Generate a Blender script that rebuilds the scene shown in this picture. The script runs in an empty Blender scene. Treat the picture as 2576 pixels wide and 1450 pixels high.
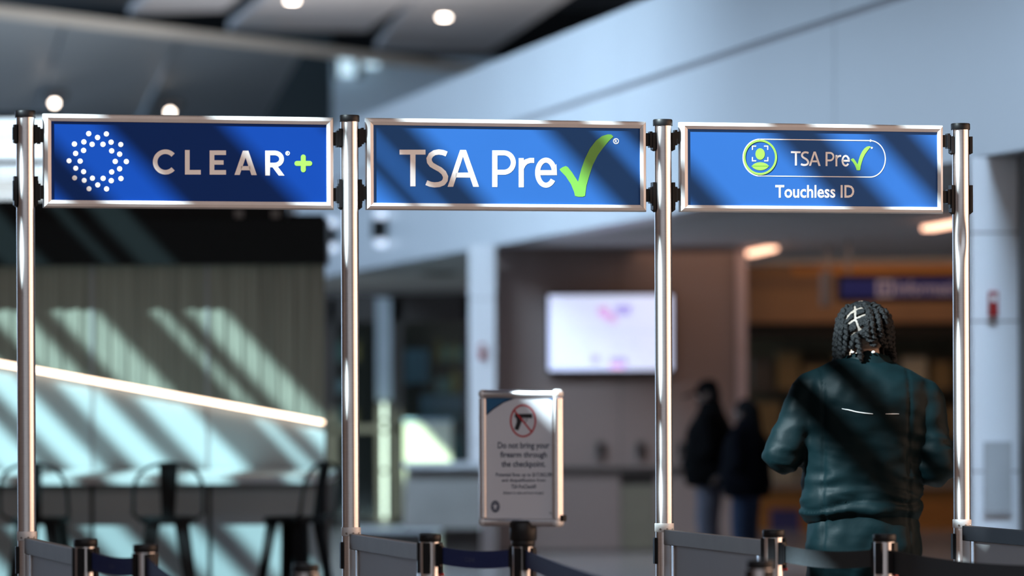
import bpy, bmesh, math, random
from mathutils import Vector, Matrix, noise
from mathutils.bvhtree import BVHTree
random.seed(7)
sc = bpy.context.scene
C = sc.collection
# ------------------------------------------------------------------ camera
CAMZ, F, ROLL, PX, PY = 1.47, 9660.0, math.radians(0.23), 1288.0, 980.0
cam = bpy.data.cameras.new('camera'); cam_o = bpy.data.objects.new('camera', cam); C.objects.link(cam_o)
cam.sensor_width = 36.0; cam.lens = 135.0; cam.clip_end = 300
cam.shift_y = 255.0/2576.0
cam_o.matrix_world = Matrix.Translation((0, 0, CAMZ)) @ Matrix.Rotation(math.pi/2, 4, 'X') @ Matrix.Rotation(-ROLL, 4, 'Z')
cam.dof.use_dof = True; cam.dof.focus_distance = 12.66; cam.dof.aperture_fstop = 2.0; cam.dof.aperture_blades = 0
sc.camera = cam_o
# ------------------------------------------------------------------ world, sun, area lights, exposure
vs = sc.view_settings
vs.view_transform = 'Standard'; vs.look = 'None'; vs.gamma = 1.0; vs.exposure = 0.0; vs.use_curve_mapping = False
sc.cycles.use_denoising = True
sc.cycles.max_bounces = 6; sc.cycles.diffuse_bounces = 3; sc.cycles.transparent_max_bounces = 12
sc.cycles.sample_clamp_indirect = 6.0
w = bpy.data.worlds.new('World'); sc.world = w; w.use_nodes = True
w.node_tree.nodes['Background'].inputs[0].default_value = (0.45, 0.68, 1.0, 1)
w.node_tree.nodes['Background'].inputs[1].default_value = 1.2

def light(name, kind, loc, aim, energy, col, sx=1, sy=1, spread=180):
    l = bpy.data.lights.new(name, kind); o = bpy.data.objects.new(name, l); C.objects.link(o)
    l.energy = energy; l.color = col
    if kind == 'AREA':
        l.shape = 'RECTANGLE'; l.size = sx; l.size_y = sy; l.spread = math.radians(spread)
    o.location = loc
    o.rotation_euler = (Vector(aim) - Vector(loc)).to_track_quat('-Z', 'Y').to_euler()
    return o
SAC, SBC = 0.95, 0.69          # how far the sun travels across and along the hall per metre of fall
SUN = Vector((SAC, SBC, -1)).normalized()
s = light('sun', 'SUN', (-12, -8, 14), Vector((-12, -8, 14)) + SUN, 31.0, (0.80, 0.97, 1.0)); s.data.angle = math.radians(0.5)
light('daylight_window_west', 'AREA', (-13.6, 43, 4.2), (0, 43, 4.2), 1750, (0.52, 0.72, 0.98), 32, 5.5)
light('column_fill', 'AREA', (3.2, 17.0, 7.8), (2.6, 21.2, 1.0), 150, (0.55, 0.76, 1.0), 3, 2.5, 50)  # added fill that brightens the wide column; no roof opening here
light('column_fill_far', 'AREA', (-3.5, 26.8, 7.7), (0.3, 35, 1.0), 420, (0.58, 0.78, 1.0), 4, 3, 100)  # added fill for the narrow column and screen wall; no roof opening here
light('ceiling_fill', 'AREA', (-2.6, 47.0, 4.5), (-4.0, 53, 6.5), 100, (1.0, 0.95, 0.92), 6, 0.5)  # added unseen fill that brightens the high ceiling slabs
light('hall_fill', 'AREA', (-1, -3, 7.7), (-1, -3, 0), 1250, (0.93, 0.94, 1.0), 16, 10)  # added unseen fill that lifts the shaded parts of the gate
light('shopfront_light', 'AREA', (8.8, 9.2, 3.1), (0, 9.2, 3.1), 600, (1.0, 0.64, 0.45), 12.5, 5.8, 130)
light('corridor_ceiling_light', 'AREA', (2.6, 33, 2.70), (2.6, 33, 0), 30, (1.0, 0.62, 0.42), 3.0, 4.0)
light('kiosk_ceiling_light', 'AREA', (4.0, 38.4, 2.62), (4.2, 40.0, 1.9), 15, (1.0, 0.58, 0.30), 3.0, 0.6)
light('shop_light', 'AREA', (-2.5, 46, 2.6), (-2.5, 46, 0), 70, (0.85, 0.95, 0.85), 4.0, 4.0)

# ------------------------------------------------------------------ helpers: projection
cr, sr = math.cos(ROLL), math.sin(ROLL)
def ray(px, py):
    dx, u = px-PX, -(py-PY)
    return Vector(((dx*cr+u*sr)/F, 1.0, (-dx*sr+u*cr)/F))
CAM = Vector((0, 0, CAMZ))
def P(px, py, D): return CAM + ray(px, py)*D
def PZ(px, py, z):
    r = ray(px, py); return CAM + r*((z-CAMZ)/r.z)
def PP(px, py, p0, n):
    r = ray(px, py); return CAM + r*((p0-CAM).dot(n)/r.dot(n))
# ------------------------------------------------------------------ helpers: materials
MATS = {}
def mat(name, col, rough=0.5, metal=0.0, var=0.0, vscale=8.0, bump=0.0, bscale=60.0, emit=None, estr=0.0, aniso=0.0, stretch=None, coat=0.0, spec=0.5, sheen=0.0):
    m = bpy.data.materials.new(name); m.use_nodes = True
    nt = m.node_tree; b = nt.nodes['Principled BSDF']
    b.inputs['Base Color'].default_value = (*col, 1); b.inputs['Roughness'].default_value = rough
    b.inputs['Metallic'].default_value = metal; b.inputs['Specular IOR Level'].default_value = spec
    b.inputs['Anisotropic'].default_value = aniso; b.inputs['Coat Weight'].default_value = coat
    b.inputs['Sheen Weight'].default_value = sheen
    if emit:
        b.inputs['Emission Color'].default_value = (*emit, 1); b.inputs['Emission Strength'].default_value = estr
    if var or bump:
        tc = nt.nodes.new('ShaderNodeTexCoord'); mp = nt.nodes.new('ShaderNodeMapping')
        nt.links.new(tc.outputs['Object'], mp.inputs[0])
        if stretch: mp.inputs['Scale'].default_value = stretch
    if var:
        n = nt.nodes.new('ShaderNodeTexNoise'); n.inputs['Scale'].default_value = vscale; n.inputs['Detail'].default_value = 4
        nt.links.new(mp.outputs[0], n.inputs['Vector'])
        r = nt.nodes.new('ShaderNodeValToRGB'); nt.links.new(n.outputs['Fac'], r.inputs[0])
        r.color_ramp.elements[0].position = 0.3; r.color_ramp.elements[1].position = 0.7
        r.color_ramp.elements[0].color = (*[c*(1-var) for c in col], 1); r.color_ramp.elements[1].color = (*[min(1, c*(1+var)) for c in col], 1)
        nt.links.new(r.outputs[0], b.inputs['Base Color'])
    if bump:
        n = nt.nodes.new('ShaderNodeTexNoise'); n.inputs['Scale'].default_value = bscale; n.inputs['Detail'].default_value = 5
        nt.links.new(mp.outputs[0], n.inputs['Vector'])
        bp = nt.nodes.new('ShaderNodeBump'); bp.inputs['Strength'].default_value = bump; bp.inputs['Distance'].default_value = 0.01
        nt.links.new(n.outputs['Fac'], bp.inputs['Height']); nt.links.new(bp.outputs[0], b.inputs['Normal'])
    MATS[name] = m
    return m
def emat(name, col, st):
    return mat(name, col, 0.5, emit=col, estr=st)
def glass(name, tint, gl=0.08, rough=0.05):
    m = bpy.data.materials.new(name); m.use_nodes = True; nt = m.node_tree
    nt.nodes.remove(nt.nodes['Principled BSDF']); out = nt.nodes['Material Output']
    t = nt.nodes.new('ShaderNodeBsdfTransparent'); t.inputs[0].default_value = (*tint, 1)
    g = nt.nodes.new('ShaderNodeBsdfGlossy'); g.inputs['Roughness'].default_value = rough
    mx = nt.nodes.new('ShaderNodeMixShader'); mx.inputs[0].default_value = gl
    nt.links.new(t.outputs[0], mx.inputs[1]); nt.links.new(g.outputs[0], mx.inputs[2]); nt.links.new(mx.outputs[0], out.inputs[0])
    MATS[name] = m; return m
alu = mat('brushed_aluminium', (0.70, 0.68, 0.68), 0.36, 1.0, var=0.04, vscale=30, stretch=(1, 1, 12), aniso=0.75)
_t = alu.node_tree.nodes.new('ShaderNodeTangent'); _t.direction_type = 'RADIAL'; _t.axis = 'Z'
alu.node_tree.links.new(_t.outputs[0], alu.node_tree.nodes['Principled BSDF'].inputs['Tangent'])
alu.node_tree.nodes['Principled BSDF'].inputs['Anisotropic Rotation'].default_value = 0.25
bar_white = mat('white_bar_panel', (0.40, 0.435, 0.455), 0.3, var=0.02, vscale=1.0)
alu_sat = mat('satin_aluminium', (0.60, 0.595, 0.60), 0.55, 0.30, var=0.03, vscale=20)
alu_dull = mat('dull_aluminium', (0.24, 0.235, 0.23), 0.55, 0.3, var=0.05, vscale=14)
black_pl = mat('black_plastic', (0.005, 0.005, 0.006), 0.45, var=0.15, vscale=30, spec=0.25)
black_mt = mat('black_metal', (0.003, 0.004, 0.005), 0.5, var=0.1, vscale=20, spec=0.2)
red_pl = mat('red_plastic', (0.30, 0.010, 0.010), 0.4, var=0.05)
screw_m = mat('screw_steel', (0.3, 0.3, 0.3), 0.35, 1.0, var=0.1)
panel_grey = mat('grey_panel', (0.27, 0.27, 0.28), 0.55, var=0.03, vscale=5)
blue_deep = mat('deep_blue_print', (0.001, 0.028, 0.175), 0.42, var=0.03, vscale=3, spec=0.15)
blue_mid = mat('mid_blue_print', (0.017, 0.082, 0.27), 0.42, var=0.03, vscale=3, spec=0.15)
white_pr = mat('white_print', (0.82, 0.82, 0.82), 0.45, var=0.01)
green_pr = mat('green_print', (0.12, 0.33, 0.05), 0.45, var=0.02)
lime_pr = mat('lime_print', (0.21, 0.48, 0.06), 0.45, var=0.02)
belt_blue = mat('blue_webbing', (0.006, 0.016, 0.085), 0.7, var=0.12, vscale=200, bump=0.15, bscale=500)
belt_black = mat('black_webbing', (0.010, 0.014, 0.017), 0.55, var=0.2, vscale=160, bump=0.2, bscale=400)
white_wall = mat('white_wall', (0.62, 0.63, 0.65), 0.45, var=0.03, vscale=0.6)
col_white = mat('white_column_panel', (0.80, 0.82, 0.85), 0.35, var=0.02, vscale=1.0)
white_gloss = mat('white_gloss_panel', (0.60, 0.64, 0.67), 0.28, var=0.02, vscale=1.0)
taupe = mat('taupe_wall', (0.225, 0.168, 0.148), 0.6, var=0.06, vscale=1.0)
ceil_high = mat('high_ceiling', (0.62, 0.60, 0.60), 0.7, var=0.05, vscale=0.7)
ceil_grey = mat('grey_ceiling', (0.60, 0.585, 0.575), 0.7, var=0.05, vscale=0.7)
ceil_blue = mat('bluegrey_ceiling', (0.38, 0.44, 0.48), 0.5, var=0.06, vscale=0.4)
beam_m = mat('pale_beam', (0.78, 0.76, 0.70), 0.6, var=0.04)
void_m = mat('void_black', (0.006, 0.006, 0.006), 0.9, var=0.1)
dark_brown = mat('dark_brown', (0.045, 0.036, 0.032), 0.5, var=0.1)
floor_m = mat('terrazzo_floor', (0.30, 0.29, 0.29), 0.22, var=0.12, vscale=30, bump=0.01)
hall_wall = mat('hall_wall', (0.45, 0.41, 0.39), 0.8, var=0.05)
roof_m = mat('roof_paint', (0.20, 0.19, 0.19), 0.8, var=0.05)
orange_w = mat('orange_wood', (0.42, 0.17, 0.035), 0.5, var=0.2, vscale=3, stretch=(1, 1, 8))
wood_dark = mat('dark_slatted_wood', (0.245, 0.226, 0.186), 0.55, var=0.35, vscale=10, stretch=(4, 4, 0.08), bump=0.3, bscale=30)
joint_m = mat('joint_metal', (0.30, 0.28, 0.29), 0.5, 0.3, var=0.05)
teal_nylon = mat('teal_black_nylon', (0.0011, 0.0052, 0.0064), 0.55, var=0.15, vscale=8, bump=0.14, bscale=20, spec=0.06)
skin_m = mat('skin', (0.20, 0.135, 0.10), 0.55, var=0.06, vscale=30)
hair_m = mat('black_hair', (0.0035, 0.004, 0.0045), 0.45, var=0.4, vscale=150, bump=0.6, bscale=260, spec=0.13)
dark_cloth = mat('black_cloth', (0.003, 0.003, 0.0035), 0.9, var=0.2, vscale=20, spec=0.05)
navy_cloth = mat('navy_cloth', (0.003, 0.0034, 0.006), 0.9, var=0.2, vscale=20, spec=0.05)
grey_cloth = mat('grey_cloth', (0.09, 0.09, 0.12), 0.85, var=0.1, vscale=20)
hair_dark = mat('dark_hair', (0.004, 0.004, 0.005), 0.7, var=0.3, vscale=60, spec=0.1)
skin_b = mat('dim_skin', (0.085, 0.048, 0.035), 0.6, var=0.06, vscale=30)  # dimness of the far faces is put into this darker skin colour
denim = mat('denim', (0.012, 0.026, 0.065), 0.85, var=0.15, vscale=25)
shoe_m = mat('shoe', (0.02, 0.02, 0.02), 0.6, var=0.1)
navy_pr = mat('navy_print', (0.010, 0.020, 0.055), 0.6, var=0.05)
red_pr = mat('red_print', (0.42, 0.015, 0.02), 0.5, var=0.05)
teal_pr = mat('teal_print', (0.01, 0.09, 0.20), 0.5, var=0.05)
gun_pr = mat('black_print', (0.008, 0.008, 0.012), 0.5, var=0.05)
poster_w = mat('poster_white', (0.56, 0.56, 0.60), 0.5, var=0.01)
led_m = emat('led_strip_glow', (1.0, 0.72, 0.52), 8.0)
down_m = emat('downlight_glow', (1.0, 0.84, 0.72), 22.0)
strip_m = emat('warm_strip_glow', (1.0, 0.54, 0.36), 3.2)
win_m = emat('window_sky_glow', (0.62, 0.86, 1.0), 0.95)
lightbox_m = emat('lightbox_glow', (0.86, 0.92, 0.92), 0.95)
scone_m = emat('sconce_glow', (0.75, 0.85, 1.0), 0.9)
shop_glass = glass('shop_glass', (0.62, 0.70, 0.68), 0.10, 0.08)
roof_glass_a = glass('skylight_glass_clear', (0.97, 0.98, 1.0), 0.03)
roof_glass_b = glass('sun_dimming_glass', (0.60, 0.70, 0.70), 0.03)  # tint added to dim the sun on the bar wall
roof_glass_c = glass('skylight_glass_green', (0.82, 0.86, 0.74), 0.03)

# ------------------------------------------------------------------ helpers: mesh
class MB:
    def __init__(s): s.v = []; s.f = []
    def add(s, vs, fs):
        o = len(s.v); s.v += [Vector(v) for v in vs]; s.f += [[i+o for i in f] for f in fs]; return s
    def hexa(s, q):   # q: 8 corners, bottom 4 then top 4
        return s.add(q, [(3, 2, 1, 0), (4, 5, 6, 7), (0, 1, 5, 4), (1, 2, 6, 5), (2, 3, 7, 6), (3, 0, 4, 7)])
    def box(s, a, b):
        x0, y0, z0 = [min(p) for p in zip(a, b)]; x1, y1, z1 = [max(p) for p in zip(a, b)]
        return s.hexa([(x0, y0, z0), (x1, y0, z0), (x1, y1, z0), (x0, y1, z0), (x0, y0, z1), (x1, y0, z1), (x1, y1, z1), (x0, y1, z1)])
    def obox(s, c, ax, ay, az):  # centre and three half-axis vectors
        c, ax, ay, az = map(Vector, (c, ax, ay, az))
        return s.hexa([c-ax-ay-az, c+ax-ay-az, c+ax+ay-az, c-ax+ay-az, c-ax-ay+az, c+ax-ay+az, c+ax+ay+az, c-ax+ay+az])
    def prism(s, poly, d):       # planar polygon and extrusion vector
        n = len(poly); d = Vector(d); poly = [Vector(p) for p in poly]
        return s.add(poly + [p+d for p in poly], [tuple(range(n))[::-1], tuple(range(n, 2*n))] + [(i, (i+1) % n, n+(i+1) % n, n+i) for i in range(n)])
    def tube(s, path, rad, n=12, caps=True, lobes=0, twist=0.0, amp=0.0):
        path = [Vector(p) for p in path]; m = len(path)
        if not hasattr(rad, '__len__'): rad = [rad]*m
        t0 = (path[1]-path[0]).normalized(); ref = Vector((0, 0, 1)) if abs(t0.z) < 0.9 else Vector((1, 0, 0))
        u = t0.cross(ref).normalized(); rings = []; L = 0.0
        for i, p in enumerate(path):
            t = (path[min(i+1, m-1)]-path[max(i-1, 0)]).normalized()
            u = (u - t*u.dot(t)).normalized(); v = t.cross(u)
            if i: L += (path[i]-path[i-1]).length
            ring = []
            for k in range(n):
                a = 2*math.pi*k/n; r = rad[i]
                if lobes: r *= 1+amp*math.cos(lobes*(a)+twist*L)
                ring.append(p + (u*math.cos(a)+v*math.sin(a))*r)
            rings.append(ring)
        fs = [(i*n+k, i*n+(k+1) % n, (i+1)*n+(k+1) % n, (i+1)*n+k) for i in range(m-1) for k in range(n)]
        if caps: fs += [tuple(range(n))[::-1], tuple(range((m-1)*n, m*n))]
        return s.add([p for r in rings for p in r], fs)
    def lathe(s, prof, n=24, c=(0, 0, 0)):   # profile of (r, z)
        c = Vector(c); m = len(prof)
        vs = [c+Vector((r*math.cos(2*math.pi*k/n), r*math.sin(2*math.pi*k/n), z)) for r, z in prof for k in range(n)]
        fs = [(i*n+k, i*n+(k+1) % n, (i+1)*n+(k+1) % n, (i+1)*n+k) for i in range(m-1) for k in range(n)]
        return s.add(vs, fs + [tuple(range(n))[::-1], tuple(range((m-1)*n, m*n))])
    def ell(s, c, r, M=None, nu=20, nv=12):
        c = Vector(c); vs = []
        for j in range(nv+1):
            ph = math.pi*j/nv - math.pi/2
            for k in range(nu):
                a = 2*math.pi*k/nu; p = Vector((r[0]*math.cos(ph)*math.cos(a), r[1]*math.cos(ph)*math.sin(a), r[2]*math.sin(ph)))
                vs.append(c+p)
        o = len(s.v)
        s.add(vs, [(j*nu+k, j*nu+(k+1) % nu, (j+1)*nu+(k+1) % nu, (j+1)*nu+k) for j in range(nv) for k in range(nu)])
        return s
    def limb(s, p0, p1, r0, r1, n=16):
        p0, p1 = Vector(p0), Vector(p1); d = (p1-p0).normalized(); path, rad = [], []
        for k in range(5): a = math.pi/2*k/4.0; path.append(p0-d*r0*math.cos(a)); rad.append(max(r0*math.sin(a), 1e-4))
        for k in range(1, 6): path.append(p0.lerp(p1, k/6)); rad.append(r0+(r1-r0)*k/6)
        for k in range(5): a = math.pi/2*k/4.0; path.append(p1+d*r1*math.sin(a)); rad.append(max(r1*math.cos(a), 1e-4))
        return s.tube(path, rad, n)
    def loft(s, secs, n=32, e=2.4):   # (z, cx, cy, hw, hd)
        vs = []
        for z, cx, cy, hw, hd in secs:
            for k in range(n):
                a = 2*math.pi*k/n; ca, sa = math.cos(a), math.sin(a)
                vs.append((cx+hw*math.copysign(abs(ca)**(2/e), ca), cy+hd*math.copysign(abs(sa)**(2/e), sa), z))
        m = len(secs)
        return s.add(vs, [(i*n+k, i*n+(k+1) % n, (i+1)*n+(k+1) % n, (i+1)*n+k) for i in range(m-1) for k in range(n)] + [tuple(range(n))[::-1], tuple(range((m-1)*n, m*n))])
    def xform(s, M, i0=0):
        for i in range(i0, len(s.v)): s.v[i] = M @ s.v[i]
        return s
    def build(s, name, m, parent=None, smooth=False, bevel=0.0, local=False):
        off = Vector((0, 0, 0))
        if parent is not None and not local: off = wloc(parent)
        me = bpy.data.meshes.new(name); me.from_pydata([v-off for v in s.v], [], s.f); me.update()
        bm = bmesh.new(); bm.from_mesh(me); bmesh.ops.recalc_face_normals(bm, faces=bm.faces)
        if bevel: bmesh.ops.bevel(bm, geom=list(bm.edges), offset=bevel, segments=2, affect='EDGES', profile=0.6)
        bm.to_mesh(me); bm.free()
        if smooth:
            for p in me.polygons: p.use_smooth = True
            try: me.set_sharp_from_angle(angle=math.radians(40))
            except Exception: pass
        me.materials.append(m)
        o = bpy.data.objects.new(name, me); C.objects.link(o)
        if parent is not None: o.parent = parent
        return o
def wloc(o):
    v = Vector(o.location)
    while o.parent is not None: o = o.parent; v = v+Vector(o.location)
    return v
def tag(o, label=None, cat=None, group=None, kind=None):
    if label: o['label'] = label
    if cat: o['category'] = cat
    if group: o['group'] = group
    if kind: o['kind'] = kind
    return o
def thing(name, label, cat, loc, group=None):
    o = bpy.data.objects.new(name, None); C.objects.link(o); o.location = loc; o.empty_display_size = 0.1
    return tag(o, label, cat, group)
def struct(o, label=None): o['kind'] = 'structure'; (label and o.__setitem__('label', label)); return o
def copy_tree(o, parent=None):
    c = o.copy(); C.objects.link(c)
    if parent is not None: c.parent = parent
    for ch in list(o.children): copy_tree(ch, c)
    return c
def slab(x0, y0, x1, y1, D, th=0.05, mb=None):      # a frontal board whose corners show at these pixels at depth D
    a, b = P(x0, y0, D), P(x1, y1, D)
    return (mb or MB()).box((a.x, D, a.z), (b.x, D+th, b.z))
def text_tris(body, bold=0.0, spacing=1.0):
    cu = bpy.data.curves.new('tmp_text', 'FONT'); cu.body = body; cu.offset = bold; cu.space_character = spacing; cu.resolution_u = 3
    o = bpy.data.objects.new('tmp_text', cu); C.objects.link(o)
    dg = bpy.context.evaluated_depsgraph_get(); me = bpy.data.meshes.new_from_object(o.evaluated_get(dg))
    v = [(p.co.x, p.co.y) for p in me.vertices]; f = [tuple(p.vertices) for p in me.polygons]
    bpy.data.objects.remove(o); bpy.data.curves.remove(cu); bpy.data.meshes.remove(me)
    return v, f
def fit_text(body, x0, y0, x1, y1, bold=0.0, spacing=1.0):   # to a box in 2-D (y down)
    v, f = text_tris(body, bold, spacing)
    a, b = min(p[0] for p in v), max(p[0] for p in v); c, d = min(p[1] for p in v), max(p[1] for p in v)
    return [(x0+(p[0]-a)/(b-a)*(x1-x0), y1-(p[1]-c)/(d-c)*(y1-y0)) for p in v], f
def stroke(pts, wd, closed=False):   # ribbon polygon along a polyline
    n = len(pts); v, f = [], []
    pts = [Vector(p) for p in pts]
    for i, p in enumerate(pts):
        a = pts[(i-1) % n] if (closed or i) else None; b = pts[(i+1) % n] if (closed or i < n-1) else None
        d1 = (p-a).normalized() if a is not None else None; d2 = (b-p).normalized() if b is not None else None
        if d1 is None: d1 = d2
        if d2 is None: d2 = d1
        n1 = Vector((-d1.y, d1.x)); n2 = Vector((-d2.y, d2.x)); m = (n1+n2)
        m = m.normalized() if m.length > 1e-6 else n1
        k = wd/2/max(0.35, m.dot(n1))
        v += [p+m*k, p-m*k]
    for i in range(n if closed else n-1):
        j = (i+1) % n; f.append((2*i, 2*i+1, 2*j+1, 2*j))
    return v, f
def arc(cx, cy, rx, ry, a0, a1, n=24):
    return [(cx+rx*math.cos(math.radians(a0+(a1-a0)*i/n)), cy+ry*math.sin(math.radians(a0+(a1-a0)*i/n))) for i in range(n+1)]
def poly(pts): return [Vector(p) for p in pts], [tuple(range(len(pts)))]
def merge(*gs):
    v, f = [], []
    for gv, gf in gs:
        o = len(v); v += list(gv); f += [tuple(i+o for i in q) for q in gf]
    return v, f
def rect(x0, y0, x1, y1): return poly([(x0, y0), (x1, y0), (x1, y1), (x0, y1)])
def ev(me_ob): return me_ob
def remesh(mb, name, m, parent, voxel, smooth=4, fn=None, wts=None):
    o = mb.build('tmp_'+name, m)
    md = o.modifiers.new('r', 'REMESH'); md.mode = 'VOXEL'; md.voxel_size = voxel
    sm = o.modifiers.new('s', 'SMOOTH'); sm.factor = 0.5; sm.iterations = smooth
    dg = bpy.context.evaluated_depsgraph_get(); me = bpy.data.meshes.new_from_object(o.evaluated_get(dg))
    bpy.data.objects.remove(o)
    off = wloc(parent) if parent is not None else Vector()
    if fn:
        nr = [v.normal.copy() for v in me.vertices]
        for v, nn in zip(me.vertices, nr): v.co = fn(v.co.copy(), nn)
    for v in me.vertices: v.co -= off
    for p in me.polygons: p.use_smooth = True
    me.name = name; me.materials.clear(); me.materials.append(m)
    r = bpy.data.objects.new(name, me); C.objects.link(r)
    if parent is not None: r.parent = parent
    return r

# ================================================================== SETTING
struct(MB().box((-16, -20, -0.2), (16, 70, 0)).build('floor', floor_m))
# unseen roof; bays and bars placed to cut the sun into slanting bands
H = 8.0
roof = bpy.data.objects.new('ceiling', None); C.objects.link(roof); struct(roof, 'unseen dark hall roof with bays placed to shape the sun')
def roofbox(x0, x1, y0, y1, nm='roof_panel'): MB().box((x0, y0, H), (x1, y1, H+0.06)).build(nm, roof_m, roof)
def gx(px):     # roof x whose shadow crosses the signs' mid line at this pixel
    D = 12.0+0.75*(px-65)/2350; p = P(px, 410, D); return p.x-(H-p.z)*SAC
def bx_(q):     # the same for the bar's back wall at the line y = 950
    p = P(q, 950, 24.5); return p.x-(H-p.z)*SAC
bayA = [(gx(a), gx(b)) for a, b in ((-260, -120), (-40, 60), (140, 352), (615, 905), (935, 1000), (1085, 1445), (1545, 1625), (1690, 2005), (2105, 2255), (2330, 2480))]
bayB = [(bx_(a), bx_(b)) for a, b in ((-560, -480), (-420, -320), (-240, -120), (-65, 40), (108, 214), (272, 402), (522, 570), (614, 722))]
bayC = [(-9.05, -7.53)]
yy = -20
for y0, y1, bay, gm in ((6.36, 6.62, [(-6.215, -5.80)], roof_glass_a), (7.66, 9.7, bayA, roof_glass_a), (16.8, 20.9, bayB, roof_glass_b), (35.3, 36.33, bayC, roof_glass_c)):  # first small bay added only to put sun on the notice's corner
    roofbox(-16, 16, yy, y0); yy = y1
    e = [-16] + [v for ab in bay for v in ab] + [16]
    for i in range(0, len(e), 2): roofbox(e[i], e[i+1], y0, y1, 'sun_mask_bar')
    MB().box((bay[0][0]-0.02, y0, H+0.08), (bay[-1][1]+0.02, y1, H+0.09)).build('skylight_glass', gm, roof)
roofbox(-16, 16, yy, 70)
struct(MB().box((-16.2, -20, 0), (-16, 70, H)).build('wall_left', hall_wall))
struct(MB().box((16, -20, 0), (16.2, 70, H)).build('wall_right', hall_wall))
struct(MB().box((-16, -20.2, 0), (16, -20, H)).build('wall_front', hall_wall))
struct(MB().box((-16, 66, 0), (16, 66.2, H)).build('wall_back', void_m), 'far end wall of the hall, black standing in for the dark void')  # the void's shade is put into this wall's black colour

# bulkhead: white wall band running away to the left above the corridor
KX = 7.183
def bulk(D): return KX-0.215*D      # x of its face at depth D
dv = Vector((-0.215, 1, 0)).normalized(); nv = Vector((-dv.y, dv.x, 0))   # nv points to the hall (left)
def bulkbox(mb, D0, D1, z0, z1, t0=0.0, t1=-0.3):
    a = Vector((bulk(D0), D0, 0)); b = Vector((bulk(D1), D1, 0)); f0 = nv*t0; f1 = nv*t1
    lo = [a+f0, b+f0, b+f1, a+f1]
    return mb.hexa([p+Vector((0, 0, z0)) for p in lo]+[p+Vector((0, 0, z1)) for p in lo])
bk = bpy.data.objects.new('wall_bulkhead', None); C.objects.link(bk); struct(bk, 'long white bulkhead band over the corridor opening')
segs = [18.5, 24, 29.5, 35, 40.5, 45.2]
for i in range(5):
    bulkbox(MB(), segs[i]+0.006, segs[i+1]-0.006, 2.75, 3.755).build('panel', white_gloss, bk)
    bulkbox(MB(), segs[i]+0.006, segs[i+1]-0.006, 3.80, 4.38).build('panel', white_gloss, bk)
bulkbox(MB(), 18.5, 45.2, 2.76, 4.37, -0.03, -0.29).build('core', joint_m, bk)
# far upper wall pieces
struct(slab(835, 150, 1330, 330, 60, 0.3).build('wall_far', mat('bluegrey_wall', (0.55, 0.66, 0.74), 0.6, var=0.05, vscale=0.5)), 'bluish grey far wall above the shop')
w1 = bpy.data.objects.new('window_1', None); C.objects.link(w1); w1.location = P(900, 170, 59.8); struct(w1, 'small bright far windows under the beam')
for a in ((852, 138, 893, 192), (913, 143, 953, 170)): slab(*a, 59.7, 0.05).build('pane', win_m, w1)
slab(842, 133, 851, 197, 59.65, 0.1).build('window_frame', dark_brown, w1)
slab(894, 133, 912, 197, 59.65, 0.1).build('window_frame', dark_brown, w1)
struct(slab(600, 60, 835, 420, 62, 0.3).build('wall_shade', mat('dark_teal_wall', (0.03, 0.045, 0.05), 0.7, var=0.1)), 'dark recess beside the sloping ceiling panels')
# high flat ceiling slabs and pale beam
def zslab(name, pts, z, m, label=None, th=0.12):
    o = MB().prism([PZ(x, y, z) for x, y in pts], (0, 0, th)).build(name, m); struct(o, label); return o
zslab('ceiling_slab', [(323, 37), (563, 29), (600, -4), (650, -60), (430, -60), (365, 0)], 6.5, ceil_high)
zslab('ceiling_slab', [(573, 77), (925, 79), (945, 60), (1036, 0), (1100, -55), (720, -55), (664, 0)], 6.5, ceil_high)
zslab('ceiling_slab', [(945, 126), (1225, 134), (1262, 110), (1425, 0), (1500, -50), (1106, -50), (1042, 0)], 6.5, ceil_high)
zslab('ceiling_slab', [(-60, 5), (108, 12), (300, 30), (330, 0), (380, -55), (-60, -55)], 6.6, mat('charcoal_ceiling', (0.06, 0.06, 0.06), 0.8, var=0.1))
b0, b1 = P(-80, 4, 47.6), P(1232, 168, 57.7)
bm0 = MB(); dz = Vector((0, 0, 0.135)); dy = Vector((0.08, 0.35, 0))
bm0.hexa([b0-dz, b1-dz, b1-dz+dy, b0-dz+dy, b0, b1, b1+dy, b0+dy]); struct(bm0.build('beam', beam_m), 'long pale beam crossing the high ceiling')
def beamD(px): return 47.6+(px+80)/1312*10.1
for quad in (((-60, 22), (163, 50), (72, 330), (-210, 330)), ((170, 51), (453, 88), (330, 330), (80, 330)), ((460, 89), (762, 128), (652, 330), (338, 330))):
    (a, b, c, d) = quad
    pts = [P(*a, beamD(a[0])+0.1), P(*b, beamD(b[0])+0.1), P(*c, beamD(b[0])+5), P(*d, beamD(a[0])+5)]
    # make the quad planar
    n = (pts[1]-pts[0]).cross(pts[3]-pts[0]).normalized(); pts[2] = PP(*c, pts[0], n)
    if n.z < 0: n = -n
    struct(MB().prism(pts, n*0.1).build('ceiling_slope_panel', ceil_blue), 'blue grey sloping ceiling panel under the pale beam')
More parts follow.
